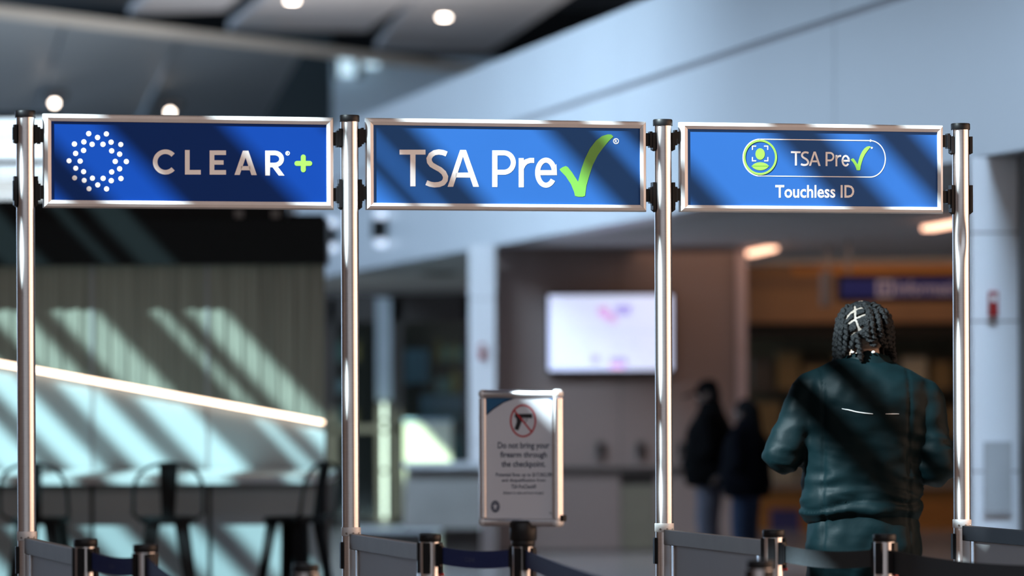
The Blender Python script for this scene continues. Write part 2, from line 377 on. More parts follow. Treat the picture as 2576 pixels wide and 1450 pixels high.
# column with alarm, screen wall, corridor ceiling
cl = bpy.data.objects.new('column_1', None); C.objects.link(cl); cl.location = (P(1212, 1300, 34.0).x, 34, 0); struct(cl, 'narrow white column beside the screen wall')
for za, zb in ((0, 1.0), (1.006, 2.27), (2.276, 2.75)):
    a, b = P(1180, 900, 34.0), P(1246, 900, 34.0); MB().box((a.x, 34.0, za), (b.x, 34.3, zb)).build('panel', col_white, cl)
a, b = P(1182, 900, 34.0), P(1244, 900, 34.0); MB().box((a.x, 34.01, 0), (b.x, 34.29, 2.75)).build('core', joint_m, cl)
c2 = bpy.data.objects.new('column_2', None); C.objects.link(c2); xa, xb = P(2446, 900, 21.2).x, P(2562, 900, 21.2).x
c2.location = ((xa+xb)/2, 21.2, 0); struct(c2, 'wide white panelled column at the edge of the corridor')
for za, zb in ((0, 1.0), (1.01, 1.83), (1.84, 2.32), (2.33, 2.74)): MB().box((xa, 21.2, za), (xb, 21.6, zb)).build('panel', col_white, c2)
MB().box((xa+.01, 21.21, 0), (xb-.01, 21.59, 2.74)).build('core', joint_m, c2)
slab(2476, 1112, 2546, 1292, 21.17, 0.03).build('access_panel', mat('pale_grey_metal', (0.42, 0.43, 0.44), 0.5, var=0.04), c2)
struct(MB().box((xb+0.0, 20.9, 0), (xb+0.35, 21.5, 2.74)).build('wall_return', dark_brown), 'dark wall edge beside the panelled column')
sw = bpy.data.objects.new('wall_screen', None); C.objects.link(sw); sw.location = (0.9, 34.6, 0); struct(sw, 'taupe corridor wall carrying the screen')
x0, x1 = P(1250, 900, 34.6).x, P(1872, 900, 34.6).x
xm = P(1560, 900, 34.6).x; xn = P(1645, 900, 34.6).x
for (a, b) in ((x0, xm-0.004), (xm+0.004, x1)): MB().box((a, 34.6, 0.76), (b, 34.9, 2.75)).build('panel', taupe, sw)
MB().box((x0, 34.6, 0.02), (xm-0.004, 34.9, 0.72)).build('panel', taupe, sw)
MB().box((xm+0.004, 34.62, 0.02), (xn, 34.9, 0.60)).build('panel', mat('olive_panel', (0.16, 0.14, 0.10), 0.6, var=0.05), sw)
MB().box((xn+0.006, 34.6, 0.02), (x1, 34.9, 0.72)).build('panel', taupe, sw)
MB().box((x0, 34.55, 0.715), (x1, 34.9, 0.765)).build('rail', dark_brown, sw)
MB().box((x0+0.01, 34.66, 0), (x1-0.01, 34.88, 2.74)).build('core', dark_brown, sw)
MB().box((x1-0.07, 34.5, 0), (x1+0.02, 34.95, 2.75)).build('corner_trim', mat('pinkish_trim', (0.42, 0.34, 0.34), 0.5, var=0.04), sw)
# corridor ceiling (soffit) behind the bulkhead
cp = [(bulk(20)+0.3, 20), (12, 20), (12, 36.5), (bulk(45)+.35, 52), (bulk(52)-2.4, 52), (bulk(45)-0.6, 45.4), (bulk(45)+0.3, 45)]
struct(MB().prism([(x, y, 2.75) for x, y in cp], (0, 0, 0.1)).build('ceiling_soffit', ceil_grey), 'low grey corridor ceiling')
struct(MB().box((-9, 53, 0), (0.5, 53.3, 4.2)).build('wall_shop', dark_brown), 'dark back wall of the glazed shop')
struct(MB().box((2.0, 46, 0), (14, 46.3, 3.2)).build('wall_kiosk', mat('brown_wall', (0.20, 0.11, 0.06), 0.6, var=0.2)), 'brown back wall behind the information kiosk')

# ================================================================== GATE
gate_pts = [P(65, 280, 12.0), P(881, 292, 12.27), P(1669, 302, 12.50), P(2416, 311, 12.75)]
g0, g3 = Vector((gate_pts[0].x, gate_pts[0].y, 0)), Vector((gate_pts[3].x, gate_pts[3].y, 0))
gu = (g3-g0).normalized(); gn = Vector((gu.y, -gu.x, 0))          # gn points to the camera
post_xy = [g0.lerp(g3, i/3) for i in range(4)]
for i in range(4): post_xy[i] = PP([65.5, 881, 1669, 2418][i], 800, g0, gn); post_xy[i].z = 0
CAPZ, COLZ = 2.347, 1.018
post_words = ['leftmost, beside the dotted-ring sign', 'between the dotted-ring sign and the large tick sign', 'between the large tick sign and the pill-logo sign', 'rightmost, with a dent in its tube']
def slots(root, r, z0, z1, angs):
    for a in angs:
        d = Vector((math.cos(a), math.sin(a), 0)); t = Vector((-d.y, d.x, 0))
        MB().obox(d*(r+0.001)+Vector((0, 0, (z0+z1)/2)), d*0.006, t*0.011, Vector((0, 0, (z1-z0)/2))).build('belt_slot', black_pl, root, bevel=0.002, local=True)
ga = math.atan2(gu.y, gu.x)
for i in range(4):
    r = thing('gate_post', 'tall aluminium gate post with black cap, ' + post_words[i], 'post', post_xy[i], 'tall aluminium gate posts')
    MB().lathe([(0.16, 0), (0.16, 0.012), (0.10, 0.02), (0.035, 0.03)], 32).build('base_plate', black_mt, r, True, local=True)
    MB().lathe([(0.029, 0.02), (0.029, COLZ)], 32).build('lower_tube', alu, r, True, local=True)
    up = MB()
    zs = [COLZ+(CAPZ-0.02-COLZ)*k/60 for k in range(61)]
    up.lathe([(0.0285, z) for z in zs], 48)
    if i == 3:   # dent on the camera side of the tube
        zd = P(2422, 600, 12.75).z
        for k, v in enumerate(up.v):
            dd = (v.z-zd)/0.045; aa = math.atan2(v.y, v.x); da = (aa-math.radians(-88)+math.pi) % (2*math.pi)-math.pi
            wgt = math.exp(-dd*dd)*math.exp(-(da/0.55)**2); up.v[k] = Vector((v.x*(1-0.32*wgt), v.y*(1-0.32*wgt), v.z))
    up.build('upper_tube', alu, r, True, local=True)
    co = MB().lathe([(0.0305, COLZ-0.014), (0.0315, COLZ-0.012), (0.0315, COLZ+0.012), (0.0305, COLZ+0.014)], 32).build('collar', alu_sat, r, True, local=True)
    for a in (-115, -75, -35):
        d = Vector((math.cos(math.radians(a)), math.sin(math.radians(a)), 0))
        MB().tube([d*0.031+Vector((0, 0, COLZ-0.005)), d*0.0335+Vector((0, 0, COLZ-0.005))], 0.0035, 8).build('screw', screw_m, co, local=True)
    MB().lathe([(0.0315, CAPZ-0.021), (0.032, CAPZ-0.019), (0.032, CAPZ-0.003), (0.030, CAPZ), (0.01, CAPZ)], 32).build('cap', black_pl, r, True, local=True)
    slots(r, 0.029, 0.90, 0.985, [ga, ga+math.pi, ga-math.pi/2+0.9])
    for sgn in (-1, 1):
        for (ya, yb, hook) in ((309, 361, True), (437, 521, False)):
            zt = P(0, ya, 12.0).z; zb = P(0, yb, 12.0).z
            zt += -0.002; zb += -0.002
            d = gu*sgn; f = gn; m = MB(); cz = (zt+zb)/2; hh = (zt-zb)/2
            m.obox(d*0.0325+Vector((0, 0, cz)), d*0.005, f*0.015, Vector((0, 0, hh*0.86)))
            m.obox(d*0.034+Vector((0, 0, cz)), d*0.0058, f*0.009, Vector((0, 0, hh*0.6)))
            m.add([d*0.028+f*0.012+Vector((0, 0, zb+hh*0.14)), d*0.0375+f*0.012+Vector((0, 0, zb+hh*0.14)), d*0.028+f*0.012+Vector((0, 0, zb)),
                   d*0.028-f*0.012+Vector((0, 0, zb+hh*0.14)), d*0.0375-f*0.012+Vector((0, 0, zb+hh*0.14)), d*0.028-f*0.012+Vector((0, 0, zb))],
                  [(0, 1, 2), (3, 5, 4), (0, 3, 4, 1), (1, 4, 5, 2), (0, 2, 5, 3)])
            m.build('clamp', black_pl, r, local=True)

# ------------------------------------------------------------------ signs
SIGNS = [
 dict(outer=((108.7, 285.8), (840.6, 294.8), (841, 526.8), (110.5, 523.6)), inner=((129, 305), (822.5, 313), (822.5, 507.5), (129.4, 505)), m=blue_deep,
      label='blue overhead sign with dotted ring emblem and lime plus'),
 dict(outer=((921, 297.7), (1627.3, 303.8), (1628, 532.4), (922.5, 528.3)), inner=((939, 315.6), (1611, 321.7), (1611, 514.7), (941, 512)), m=blue_mid,
      label='blue overhead sign with large white lettering and big green tick'),
 dict(outer=((1710.5, 305.6), (2374.4, 316.5), (2375.5, 537.5), (1713, 533.7)), inner=((1729.5, 324), (2358.5, 333), (2360, 520.5), (1732, 516.8)), m=blue_mid,
      label='blue overhead sign with pill-shaped outline and green person icon')]
sign_front = g0 + gn*0.013
def dec(geo, name, m, parent, p0, n, lift, conv):
    v, f = geo; mb = MB(); mb.add([PP(*conv(p[0], p[1]), p0, n)+n*lift for p in v], f)
    o = mb.build(name, m, parent)
    return o
sign_obs = []
for k, S in enumerate(SIGNS):
    def uz(p):
        q = PP(p[0], p[1], sign_front, gn); return ((q-g0).dot(gu), q.z)
    O = [uz(p) for p in S['outer']]; I = [uz(p) for p in S['inner']]
    ou0, ou1 = (O[0][0]+O[3][0])/2, (O[1][0]+O[2][0])/2; oz1, oz0 = (O[0][1]+O[1][1])/2, (O[2][1]+O[3][1])/2
    iu0, iu1 = (I[0][0]+I[3][0])/2, (I[1][0]+I[2][0])/2; iz1, iz0 = (I[0][1]+I[1][1])/2, (I[2][1]+I[3][1])/2
    pt = lambda u, z, d: g0+gu*u+Vector((0, 0, z))+gn*d
    root = thing('lane_sign', S['label'], 'sign', pt((ou0+ou1)/2, oz0, 0), 'framed lane signs hung between the gate posts')
    S['root'] = root
    def railpiece(u0, z0, u1, z1, U0, Z0, U1, Z1):   # outer edge (u0,z0)-(u1,z1), inner edge (U..): bevelled snap frame profile, mitred
        mb = MB(); lv = [(0.0, 0.002), (0.18, 0.012), (0.55, 0.0155), (1.0, 0.011)]
        ring = []
        for t, d in lv:
            ring.append((pt(u0+(U0-u0)*t, z0+(Z0-z0)*t, d), pt(u1+(U1-u1)*t, z1+(Z1-z1)*t, d)))
        back = [(pt(u0+(U0-u0)*t, z0+(Z0-z0)*t, -0.012), pt(u1+(U1-u1)*t, z1+(Z1-z1)*t, -0.012)) for t in (1.0, 0.0)]
        allr = ring+back; n = len(allr); vs = []
        for a, b in allr: vs += [a, b]
        mb.add(vs, [(2*i, 2*i+1, 2*((i+1) % n)+1, 2*((i+1) % n)) for i in range(n)] + [tuple(2*i for i in range(n))[::-1], tuple(2*i+1 for i in range(n))])
        mb.build('frame_rail', alu_sat, root)
    g = 0.0004
    railpiece(ou0+g, oz1, ou1-g, oz1, iu0+g, iz1, iu1-g, iz1)
    railpiece(ou0+g, oz0, ou1-g, oz0, iu0+g, iz0, iu1-g, iz0)
    railpiece(ou0, oz0+g, ou0, oz1-g, iu0, iz0+g, iu0, iz1-g)
    railpiece(ou1, oz0+g, ou1, oz1-g, iu1, iz0+g, iu1, iz1-g)
    mb = MB(); mb.prism([pt(iu0-.004, iz0-.004, -0.003), pt(iu1+.004, iz0-.004, -0.003), pt(iu1+.004, iz1+.004, -0.003), pt(iu0-.004, iz1+.004, -0.003)], gn*0.010)
    mb.build('panel', S['m'], root)
    S['p0'] = g0+gn*0.007
    for sgn, ue, px in ((-1, ou0, k), (1, ou1, k+1)):
        up_ = (post_xy[px]-g0).dot(gu)-sgn*0.036
        for ya, yb in ((318, 354), (461, 497)):
            dyp = (8, 12, 20)[k]*0.7
            z1_, z0_ = P([65, 900, 1690][k], ya+dyp, 12.0+k*.26).z, P([65, 900, 1690][k], yb+dyp*0.6, 12.0+k*.26).z
            a = pt(min(ue, up_), z0_, -0.010); b = pt(max(ue, up_), z1_, 0.008)
            mb = MB(); mb.obox((a+b)/2, gu*abs(ue-up_)/2, gn*0.009, Vector((0, 0, (z1_-z0_)/2)))
            mid = (ue+up_)/2+sgn*0.004
            mb.obox(pt(mid, (z0_+z1_)/2, 0.001), gu*0.0045, gn*0.012, Vector((0, 0, (z1_-z0_)/2*1.25)))
            mb.build('bracket', black_pl, root)

def Z1(x, y): return (x/2.788, 260+y/2.788)
def Z2(x, y): return (840+x/2.788, 260+y/2.788)
def Z3(x, y): return (1656+x/2.788, 260+y/2.788)
# sign 1
R1, p1 = SIGNS[0]['root'], SIGNS[0]['p0']
d1 = lambda geo, nm, m, l=0.0006: dec(geo, nm, m, R1, p1, gn, l, Z1)
for (x, y) in ((622,213),(746,215),(684,240),(522,286),(588,271),(646,288),(722,288),(779,273),(847,289),(530,352),(586,331),(783,334),(839,357),(484,404),(562,406),(808,408),(886,409),(531,456),(586,480),(783,482),(839,460),(523,524),(590,541),(648,526),(723,527),(780,543),(848,528),(685,573),(624,600),(747,601)):
    d1(poly(arc(x, y, 17.5, 17.5, 0, 346, 24)), 'dot', white_pr)
d1(stroke(arc(1160, 412, 72, 72, 42, 318, 40), 32), 'letter', white_pr)
d1(merge(rect(1297, 328, 1330, 500), rect(1330, 468, 1408, 500)), 'letter', white_pr)
d1(merge(rect(1470, 331, 1503, 501), rect(1503, 331, 1585, 363), rect(1503, 400, 1568, 431), rect(1503, 469, 1585, 501)), 'letter', white_pr)
d1(merge(poly([(1703, 333), (1742, 333), (1801, 504), (1763, 504), (1722, 382), (1681, 503), (1644, 503)]), rect(1690, 441, 1756, 470)), 'letter', white_pr)
d1(merge(rect(1860, 333, 1893, 507), poly([(1893, 333), (1925, 333), (1925, 364), (1893, 364)]), rect(1893, 418, 1925, 449), stroke(arc(1925, 391, 50, 42.5, -90, 90, 20), 31), poly([(1905, 440), (1944, 440), (1994, 507), (1955, 507)])), 'letter', white_pr)
d1(merge(stroke(arc(2017, 351, 13, 13, 0, 345, 20), 4, True), fit_text('R', 2011, 343, 2023, 359)), 'registered_mark', white_pr)
d1(merge(stroke([(2082, 422), (2172, 422)], 34), stroke([(2127, 377), (2127, 405)], 34), stroke([(2127, 439), (2127, 467)], 34),
         *[poly(arc(x, y, 17, 17, a, a+180, 12)) for x, y, a in ((2082, 422, 90), (2172, 422, -90), (2127, 377, 180), (2127, 467, 0))]), 'plus_mark', lime_pr)
# logotype shared by signs 2 and 3 (in sign 2 crop pixels)
def s_curve():
    a = arc(727, 398, 62, 57, -35, -220, 20); b = arc(724, 518, 61, 55, -62, 130, 20)
    return [(788, 355)]+arc(733, 402, 68, 61, -60, -232, 18)+[(725, 465)]+arc(716, 512, 68, 60, -50, 96, 18)+[(650, 558)]
LOGO = {
 'T': merge(rect(460, 326, 642, 360), rect(535, 360, 572, 583)),
 'S': stroke([(790, 356), (765, 346), (735, 342), (705, 347), (680, 363), (667, 388), (670, 412), (685, 432), (712, 448), (745, 466), (770, 488), (783, 515), (780, 540), (765, 559), (738, 570), (705, 573), (675, 568), (648, 557)], 36),
 'A': merge(poly([(885, 328), (926, 328), (1017, 586), (977, 586), (905, 372), (836, 586), (797, 586)]), rect(852, 487, 960, 521)),
 'P': merge(rect(1110, 331, 1146, 587), stroke([(1146, 348), (1190, 348)]+arc(1192, 416, 66, 68, -90, 90, 18)+[(1146, 484)], 34)),
 'r': merge(rect(1296, 385, 1331, 589), stroke([(1316, 455), (1328, 430), (1348, 410), (1375, 401), (1404, 401)], 34)),
 'e': merge(stroke([(1430, 487), (1546, 487), (1545, 465)]+arc(1487, 487, 59, 88, -14, -325, 34)[0:]+[], 34)),
 'check': poly([(1582, 463), (1604, 448), (1625, 440), (1640, 447), (1670, 485), (1712, 550), (1735, 460), (1762, 385), (1795, 318), (1838, 262), (1880, 230), (1920, 218), (1945, 219), (1960, 234), (1930, 262), (1890, 310), (1850, 365), (1815, 435), (1790, 510), (1770, 580), (1761, 650), (1745, 656), (1712, 656), (1690, 650), (1684, 622), (1662, 568), (1625, 512), (1588, 474)]),
}
R2, p2 = SIGNS[1]['root'], SIGNS[1]['p0']
for kx in LOGO:
    dec(LOGO[kx], 'tick_mark' if kx == 'check' else 'letter', green_pr if kx == 'check' else white_pr, R2, p2, gn, 0.0006, Z2)
dec(merge(stroke(arc(1978, 266, 18, 18, 0, 345, 20), 5, True), fit_text('R', 1970, 255, 1987, 277, 0.01)), 'registered_mark', white_pr, R2, p2, gn, 0.0006, Z2)
R3, p3 = SIGNS[2]['root'], SIGNS[2]['p0']
d3 = lambda geo, nm, m, l=0.0006: dec(geo, nm, m, R3, p3, gn, l, Z3)
def lg(x, y): X = 930+(x-460)*0.3735; return (X, 336+(y-325)*0.388+(X-930)*0.012)
for kx in LOGO:
    v, f = LOGO[kx]; d3(([lg(p[0], p[1]) for p in v], f), 'tick_mark' if kx == 'check' else 'letter', lime_pr if kx == 'check' else white_pr)
d3(poly(arc(1497, 313, 7, 7, 0, 340, 14)), 'registered_mark', white_pr)
pill = [(715, 252)]+[(1485, 262)]+arc(1485, 390, 107, 128, -90, 90, 28)+[(710, 510)]+arc(715, 381, 121, 129.5, 92, 268, 28)
d3(stroke(pill, 7), 'pill_outline', white_pr)
d3(stroke(arc(714, 379, 111, 117, 0, 354, 60), 14, True), 'icon_ring', lime_pr, 0.0012)
d3(poly(arc(714, 356, 33, 40, 0, 345, 30)), 'icon_head', lime_pr)
d3(poly(arc(715, 460, 66, 46, -160, -20, 16)+arc(715, 420, 66, 50, 22, 158, 16)), 'icon_shoulders', lime_pr)
for cx, cy, sx, sy in ((660, 301, 1, 1), (767, 301, -1, 1), (660, 404, 1, -1), (768, 404, -1, -1)):
    d3(stroke([(cx+sx*26, cy), (cx, cy), (cx, cy+sy*26)], 7), 'icon_corner', white_pr)
d3(fit_text('Touchless ID', 820, 574, 1374, 664, 0.018), 'caption', white_pr)

# ------------------------------------------------------------------ lane divider panels and belt stanchions
def stanchion(pos, label, ang, r=0.031, ztop=1.045):
    root = thing('belt_stanchion', label, 'stanchion', (pos[0], pos[1], 0), 'belt stanchions in front of the gate')
    MB().lathe([(0.17, 0), (0.17, 0.01), (0.12, 0.02), (0.035, 0.03)], 32).build('base_plate', black_mt, root, True, local=True)
    MB().lathe([(r, 0.02), (r, ztop-0.02)], 32).build('tube', alu, root, True, local=True)
    MB().lathe([(r+0.0015, ztop-0.022), (r+0.003, ztop-0.02), (r+0.003, ztop-0.003), (r+0.001, ztop), (0.01, ztop)], 32).build('cap', black_pl, root, True, local=True)
    slots(root, r, ztop-0.115, ztop-0.024, [ang+k*math.pi/2 for k in range(4)])
    d = Vector((math.cos(ang), math.sin(ang), 0))
    MB().obox(d*(r+0.004)+Vector((0, 0, ztop-0.118)), d*0.006, Vector((-d.y, d.x, 0))*0.008, Vector((0, 0, 0.004))).build('release_tab', red_pl, root, local=True)
    return root
def spos(px, D): p = P(px, 1345, D); return Vector((p.x, p.y, 0))
st = {}
e_dir = None
DIV = [(215, 11.02), (1082, 11.28), (1946, 11.52), (2757, 11.75)]
ST = {
 'a': (DIV[0], 'short stanchion closing the divider panel under the dotted-ring sign'),
 'b': (DIV[1], 'short stanchion with blue belt closing the divider under the tick sign'),
 'c': (DIV[2], 'short stanchion with black belt closing the divider under the pill-logo sign'),
 'd': ((365.5, 10.62), 'black-capped stanchion joining two blue belts in front of the bar stools'),
 'e': ((770, 9.40), 'blurred near stanchion low in front of the third bar stool'),
 'f': ((1912, 9.50), 'blurred near stanchion low in front of the pill-logo divider panel'),
 'g': ((2225, 11.15), 'stanchion joining two black belts behind the person in the teal jacket'),
 'h': ((1316, 11.02), 'stanchion carrying the framed firearm notice'),
 'i': ((671, 8.3), 'stanchion just below the lower edge, holding the blue belt before the bar stools'), 'j': ((2790, 10.2), 'stanchion beyond the dented post, holding the end of the black belt'), 'k': ((1854, 8.2), 'stanchion just below the lower edge, holding the blue belt from the firearm notice')}
ANG = {'a': -0.3, 'b': -0.3, 'c': -0.25, 'd': -0.9, 'e': -1.1, 'f': -1.0, 'g': -0.6, 'h': -0.5, 'i': -1.0, 'j': -0.6, 'k': -1.0}
for kk, ((px, D), lb) in ST.items():
    p = spos(px, D); st[kk] = [p, None]
    if lb: st[kk][1] = stanchion(p, lb, ANG[kk], ztop=1.045 if kk != 'h' else 1.04)
div_words = ['grey divider panel under the dotted-ring sign', 'grey divider panel under the large tick sign', 'widest grey divider panel, under the pill-logo sign', 'divider panel by the dented post, top rail blackened for its shade']
for i in range(4):
    a = post_xy[i]; b = spos(*DIV[i]); d = (b-a); L = d.length; d.normalize(); n = Vector((-d.y, d.x, 0))
    if n.y > 0: n = -n
    a2 = a+d*0.034; b2 = b-d*0.036; L2 = (b2-a2).length; mid = (a2+b2)/2
    root = thing('divider_panel', div_words[i], 'divider', mid, 'lane divider panels')
    rm = alu_dull if i < 3 else black_pl  # last rail's shade is put in as black material
    MB().obox(mid+Vector((0, 0, 0.988)), d*L2/2, n*0.014, Vector((0, 0, 0.024))).build('top_rail', rm, root, bevel=0.002)
    MB().obox(mid+Vector((0, 0, 0.13)), d*L2/2, n*0.014, Vector((0, 0, 0.02))).build('bottom_rail', alu_dull, root, bevel=0.002)
    for q, s_ in ((a2, 1), (b2, -1)):
        MB().obox(q+d*s_*0.03+Vector((0, 0, 0.5565)), d*0.03, n*0.013, Vector((0, 0, 0.4065))).build('stile', alu_sat, root, bevel=0.002)
        MB().obox(q+d*s_*0.075+Vector((0, 0, 0.5565)), d*0.012, n*0.010, Vector((0, 0, 0.4065))).build('stile', alu, root, bevel=0.002)
    MB().obox(mid+Vector((0, 0, 0.5565)), d*(L2/2-0.06), n*0.004, Vector((0, 0, 0.41))).build('infill_sheet', panel_grey, root)
def belt(k0, k1, m, prints=(), sag=0.01, z=0.985, hw=0.025):
    a, b = st[k0][0], st[k1][0]; root = st[k0][1]; d = (b-a).normalized(); n = Vector((-d.y, d.x, 0))
    if n.y > 0: n = -n
    a2, b2 = a+d*0.040, b-d*0.040; mb = MB(); N = 16; vs = []
    for i in range(N+1):
        t = i/N; c = a2.lerp(b2, t); zz = z-sag*4*t*(1-t)
        for s_, o_ in ((1, 1), (1, -1), (-1, -1), (-1, 1)): vs.append(c+n*0.0009*o_+Vector((0, 0, zz+hw*s_)))
    fs = [(4*i+k, 4*i+(k+1) % 4, 4*i+4+(k+1) % 4, 4*i+4+k) for i in range(N) for k in range(4)] + [(3, 2, 1, 0), (4*N, 4*N+1, 4*N+2, 4*N+3)]
    mb.add(vs, fs).build('belt', m, root)
    for q, s_ in ((a2, -1), (b2, 1)):
        mb = MB(); mb.obox(q+d*s_*0.003+Vector((0, 0, z)), d*0.010, n*0.008, Vector((0, 0, 0.034)))
        mb.obox(q-d*s_*0.008+Vector((0, 0, z)), d*0.006, n*0.006, Vector((0, 0, 0.028)))
        mb.build('belt_clip', black_pl, root, bevel=0.0015)
    for t in prints:
        c = a2.lerp(b2, t); zz = z-sag*4*t*(1-t)
        v, f = fit_text('CLEAR', -0.020, 0, 0.020, 0.013); mb = MB()
        v2, f2 = merge((v, f), *[poly([(-0.030+0.007*math.cos(k*1.05)+0.0012*math.cos(q), 0.0065+0.007*math.sin(k*1.05)+0.0012*math.sin(q)) for q in (0, 1.57, 3.14, 4.71)]) for k in range(6)])
        mb.add([c+d*p[0]+n*0.0018+Vector((0, 0, zz+0.006-p[1])) for p in v2], f2).build('belt_print', mat('faded_print', (0.06, 0.07, 0.14), 0.7), root)
belt('a', 'd', belt_blue, (0.45,)); belt('d', 'i', belt_blue, (0.5,), 0.03)
belt('b', 'h', belt_blue, (0.42,)); belt('h', 'k', belt_blue, (0.25,), 0.02)
belt('c', 'g', belt_black, (), 0.012, 0.975); belt('g', 'j', belt_black, (), 0.02, 0.965, 0.034)

# ------------------------------------------------------------------ firearm notice on its stanchion
hp = st['h'][0]; yaw = math.radians(-24)
fu = Vector((math.cos(yaw), math.sin(yaw), 0)); fn = Vector((fu.y, -fu.x, 0)); fc = hp+Vector((0, 0, 0))
fz1, fz0 = P(1316, 981, 11.0).z, P(1316, 1326, 11.0).z
wd = (1412-1208)/F*11.0/math.cos(yaw)/2
fo = thing('firearm_notice', 'upright silver snap-frame notice with struck-out pistol symbol on a stanchion', 'sign', hp+Vector((0, 0, fz0)))
fcn = PP(1310, 1150, hp, fn); cu0 = (fcn-hp).dot(fu)
def fp(u, z, d=0.0): return hp+fu*(cu0+u)+fn*d+Vector((0, 0, z))
def rail2(u0, z0, u1, z1, r=0.0125):
    mb = MB(); mb.tube([fp(u0, z0, 0.008), fp(u1, z1, 0.008)], r, 12); mb.tube([fp(u0, z0, -0.010), fp(u1, z1, -0.010)], r, 12)
    mb.build('frame_rail', alu, fo, True)
rr = 0.0125
rail2(-wd+rr+.004, fz1-rr, wd-rr-.004, fz1-rr); rail2(-wd+rr+.004, fz0+rr, wd-rr-.004, fz0+rr)
rail2(-wd+rr, fz0+rr+.012, -wd+rr, fz1-rr-.012); rail2(wd-rr, fz0+rr+.012, wd-rr, fz1-rr-.012)
for su in (-1, 1):
    for zz in (fz0+rr, fz1-rr):
        mb = MB(); mb.ell(fp(su*(wd-rr), zz, 0.008), (0.0138,)*3, nu=14, nv=8); mb.ell(fp(su*(wd-rr), zz, -0.010), (0.0138,)*3, nu=14, nv=8)
        mb.build('corner_cap', alu_sat, fo, True)
mb = MB(); mb.obox(fp(wd+0.004, fz0+0.025, -0.004), fu*0.004, fn*0.012, Vector((0, 0, 0.009))).build('corner_clip', black_pl, fo)
MB().prism([fp(-wd+.018, fz0+.018, 0.004), fp(wd-.018, fz0+.018, 0.004), fp(wd-.018, fz1-.018, 0.004), fp(-wd+.018, fz1-.018, 0.004)], fn*0.006).build('poster', poster_w, fo)
MB().prism([fp(-wd+.02, fz0+.02, -0.016), fp(wd-.02, fz0+.02, -0.016), fp(wd-.02, fz1-.02, -0.016), fp(-wd+.02, fz1-.02, -0.016)], fn*0.012).build('back_board', alu_dull, fo)
MB().lathe([(0.037, 0), (0.039, 0.003), (0.039, 0.05), (0.034, 0.056), (0.030, 0.058)], 28, (hp.x, hp.y, 1.036)).build('socket', black_pl, fo, True)
MB().obox(fp(-cu0, fz0-0.004), fu*0.034, fn*0.016, Vector((0, 0, 0.008))).build('clamp', black_pl, fo, bevel=0.002)
fpl = hp+fn*0.010
def Z7(x, y): return (1120+x/2.9, 950+y/2.9)
def d7(geo, nm, m, l=0.0006): return dec(geo, nm, m, fo, fpl, fn, l, Z7)
d7(poly([(297, 137)]+[(560, 138)]+[(500, 150), (420, 182), (350, 228), (302, 270)]), 'corner_swoosh', teal_pr)
d7(stroke([(302, 272), (350, 230), (420, 184), (500, 152), (570, 139)], 9), 'swoosh_edge', navy_pr, 0.001)
d7(poly([(640, 138), (836, 139), (836, 232), (806, 190), (756, 158), (700, 143)]), 'corner_swoosh', mat('sky_print', (0.02, 0.10, 0.32), 0.5, var=0.03))
pistol = merge(poly([(508, 266), (634, 266), (636, 298), (508, 292)]), poly([(508, 290), (566, 292), (560, 318), (548, 352), (533, 388), (505, 378), (522, 325), (520, 300)]),
               stroke([(560, 322), (586, 326), (598, 312), (596, 296)], 5), stroke([(578, 298), (576, 314)], 5), rect(512, 260, 520, 267))
d7(pistol, 'pistol_symbol', gun_pr)
d7(merge(stroke(arc(569, 317, 90, 114, 0, 354, 60), 12, True), stroke([(504, 240), (632, 398)], 12)), 'prohibition_ring', red_pr, 0.0012)
for body, box in (('Do not bring your', (384, 472, 762, 533)), ('firearm through', (402, 541, 742, 598)), ('the checkpoint.', (411, 609, 732, 668)),
                  ('Potential fines up to $17,062.00', (370, 695, 777, 733)), ('and disqualification from', (414, 738, 732, 770)), ('TSA PreCheck\u00ae', (482, 780, 664, 812)), ('(Subject to state and local charges)', (424, 832, 718, 858))):
    d7(fit_text(body, *box, 0.016 if box[3]-box[1] > 45 else 0.010), 'text_line', navy_pr)
d7(poly(arc(366, 943, 33, 44, 0, 350, 30)), 'seal', navy_pr)
d7(merge(stroke(arc(366, 943, 24, 32, 0, 346, 26), 2.5, True), poly([(366, 918), (372, 934), (386, 936), (374, 946), (376, 966), (366, 958), (356, 966), (358, 946), (346, 936), (360, 934)])), 'seal_emblem', poster_w, 0.0012)
d7(fit_text('TSA07', 758, 984, 812, 1002, 0.01), 'text_line', navy_pr)

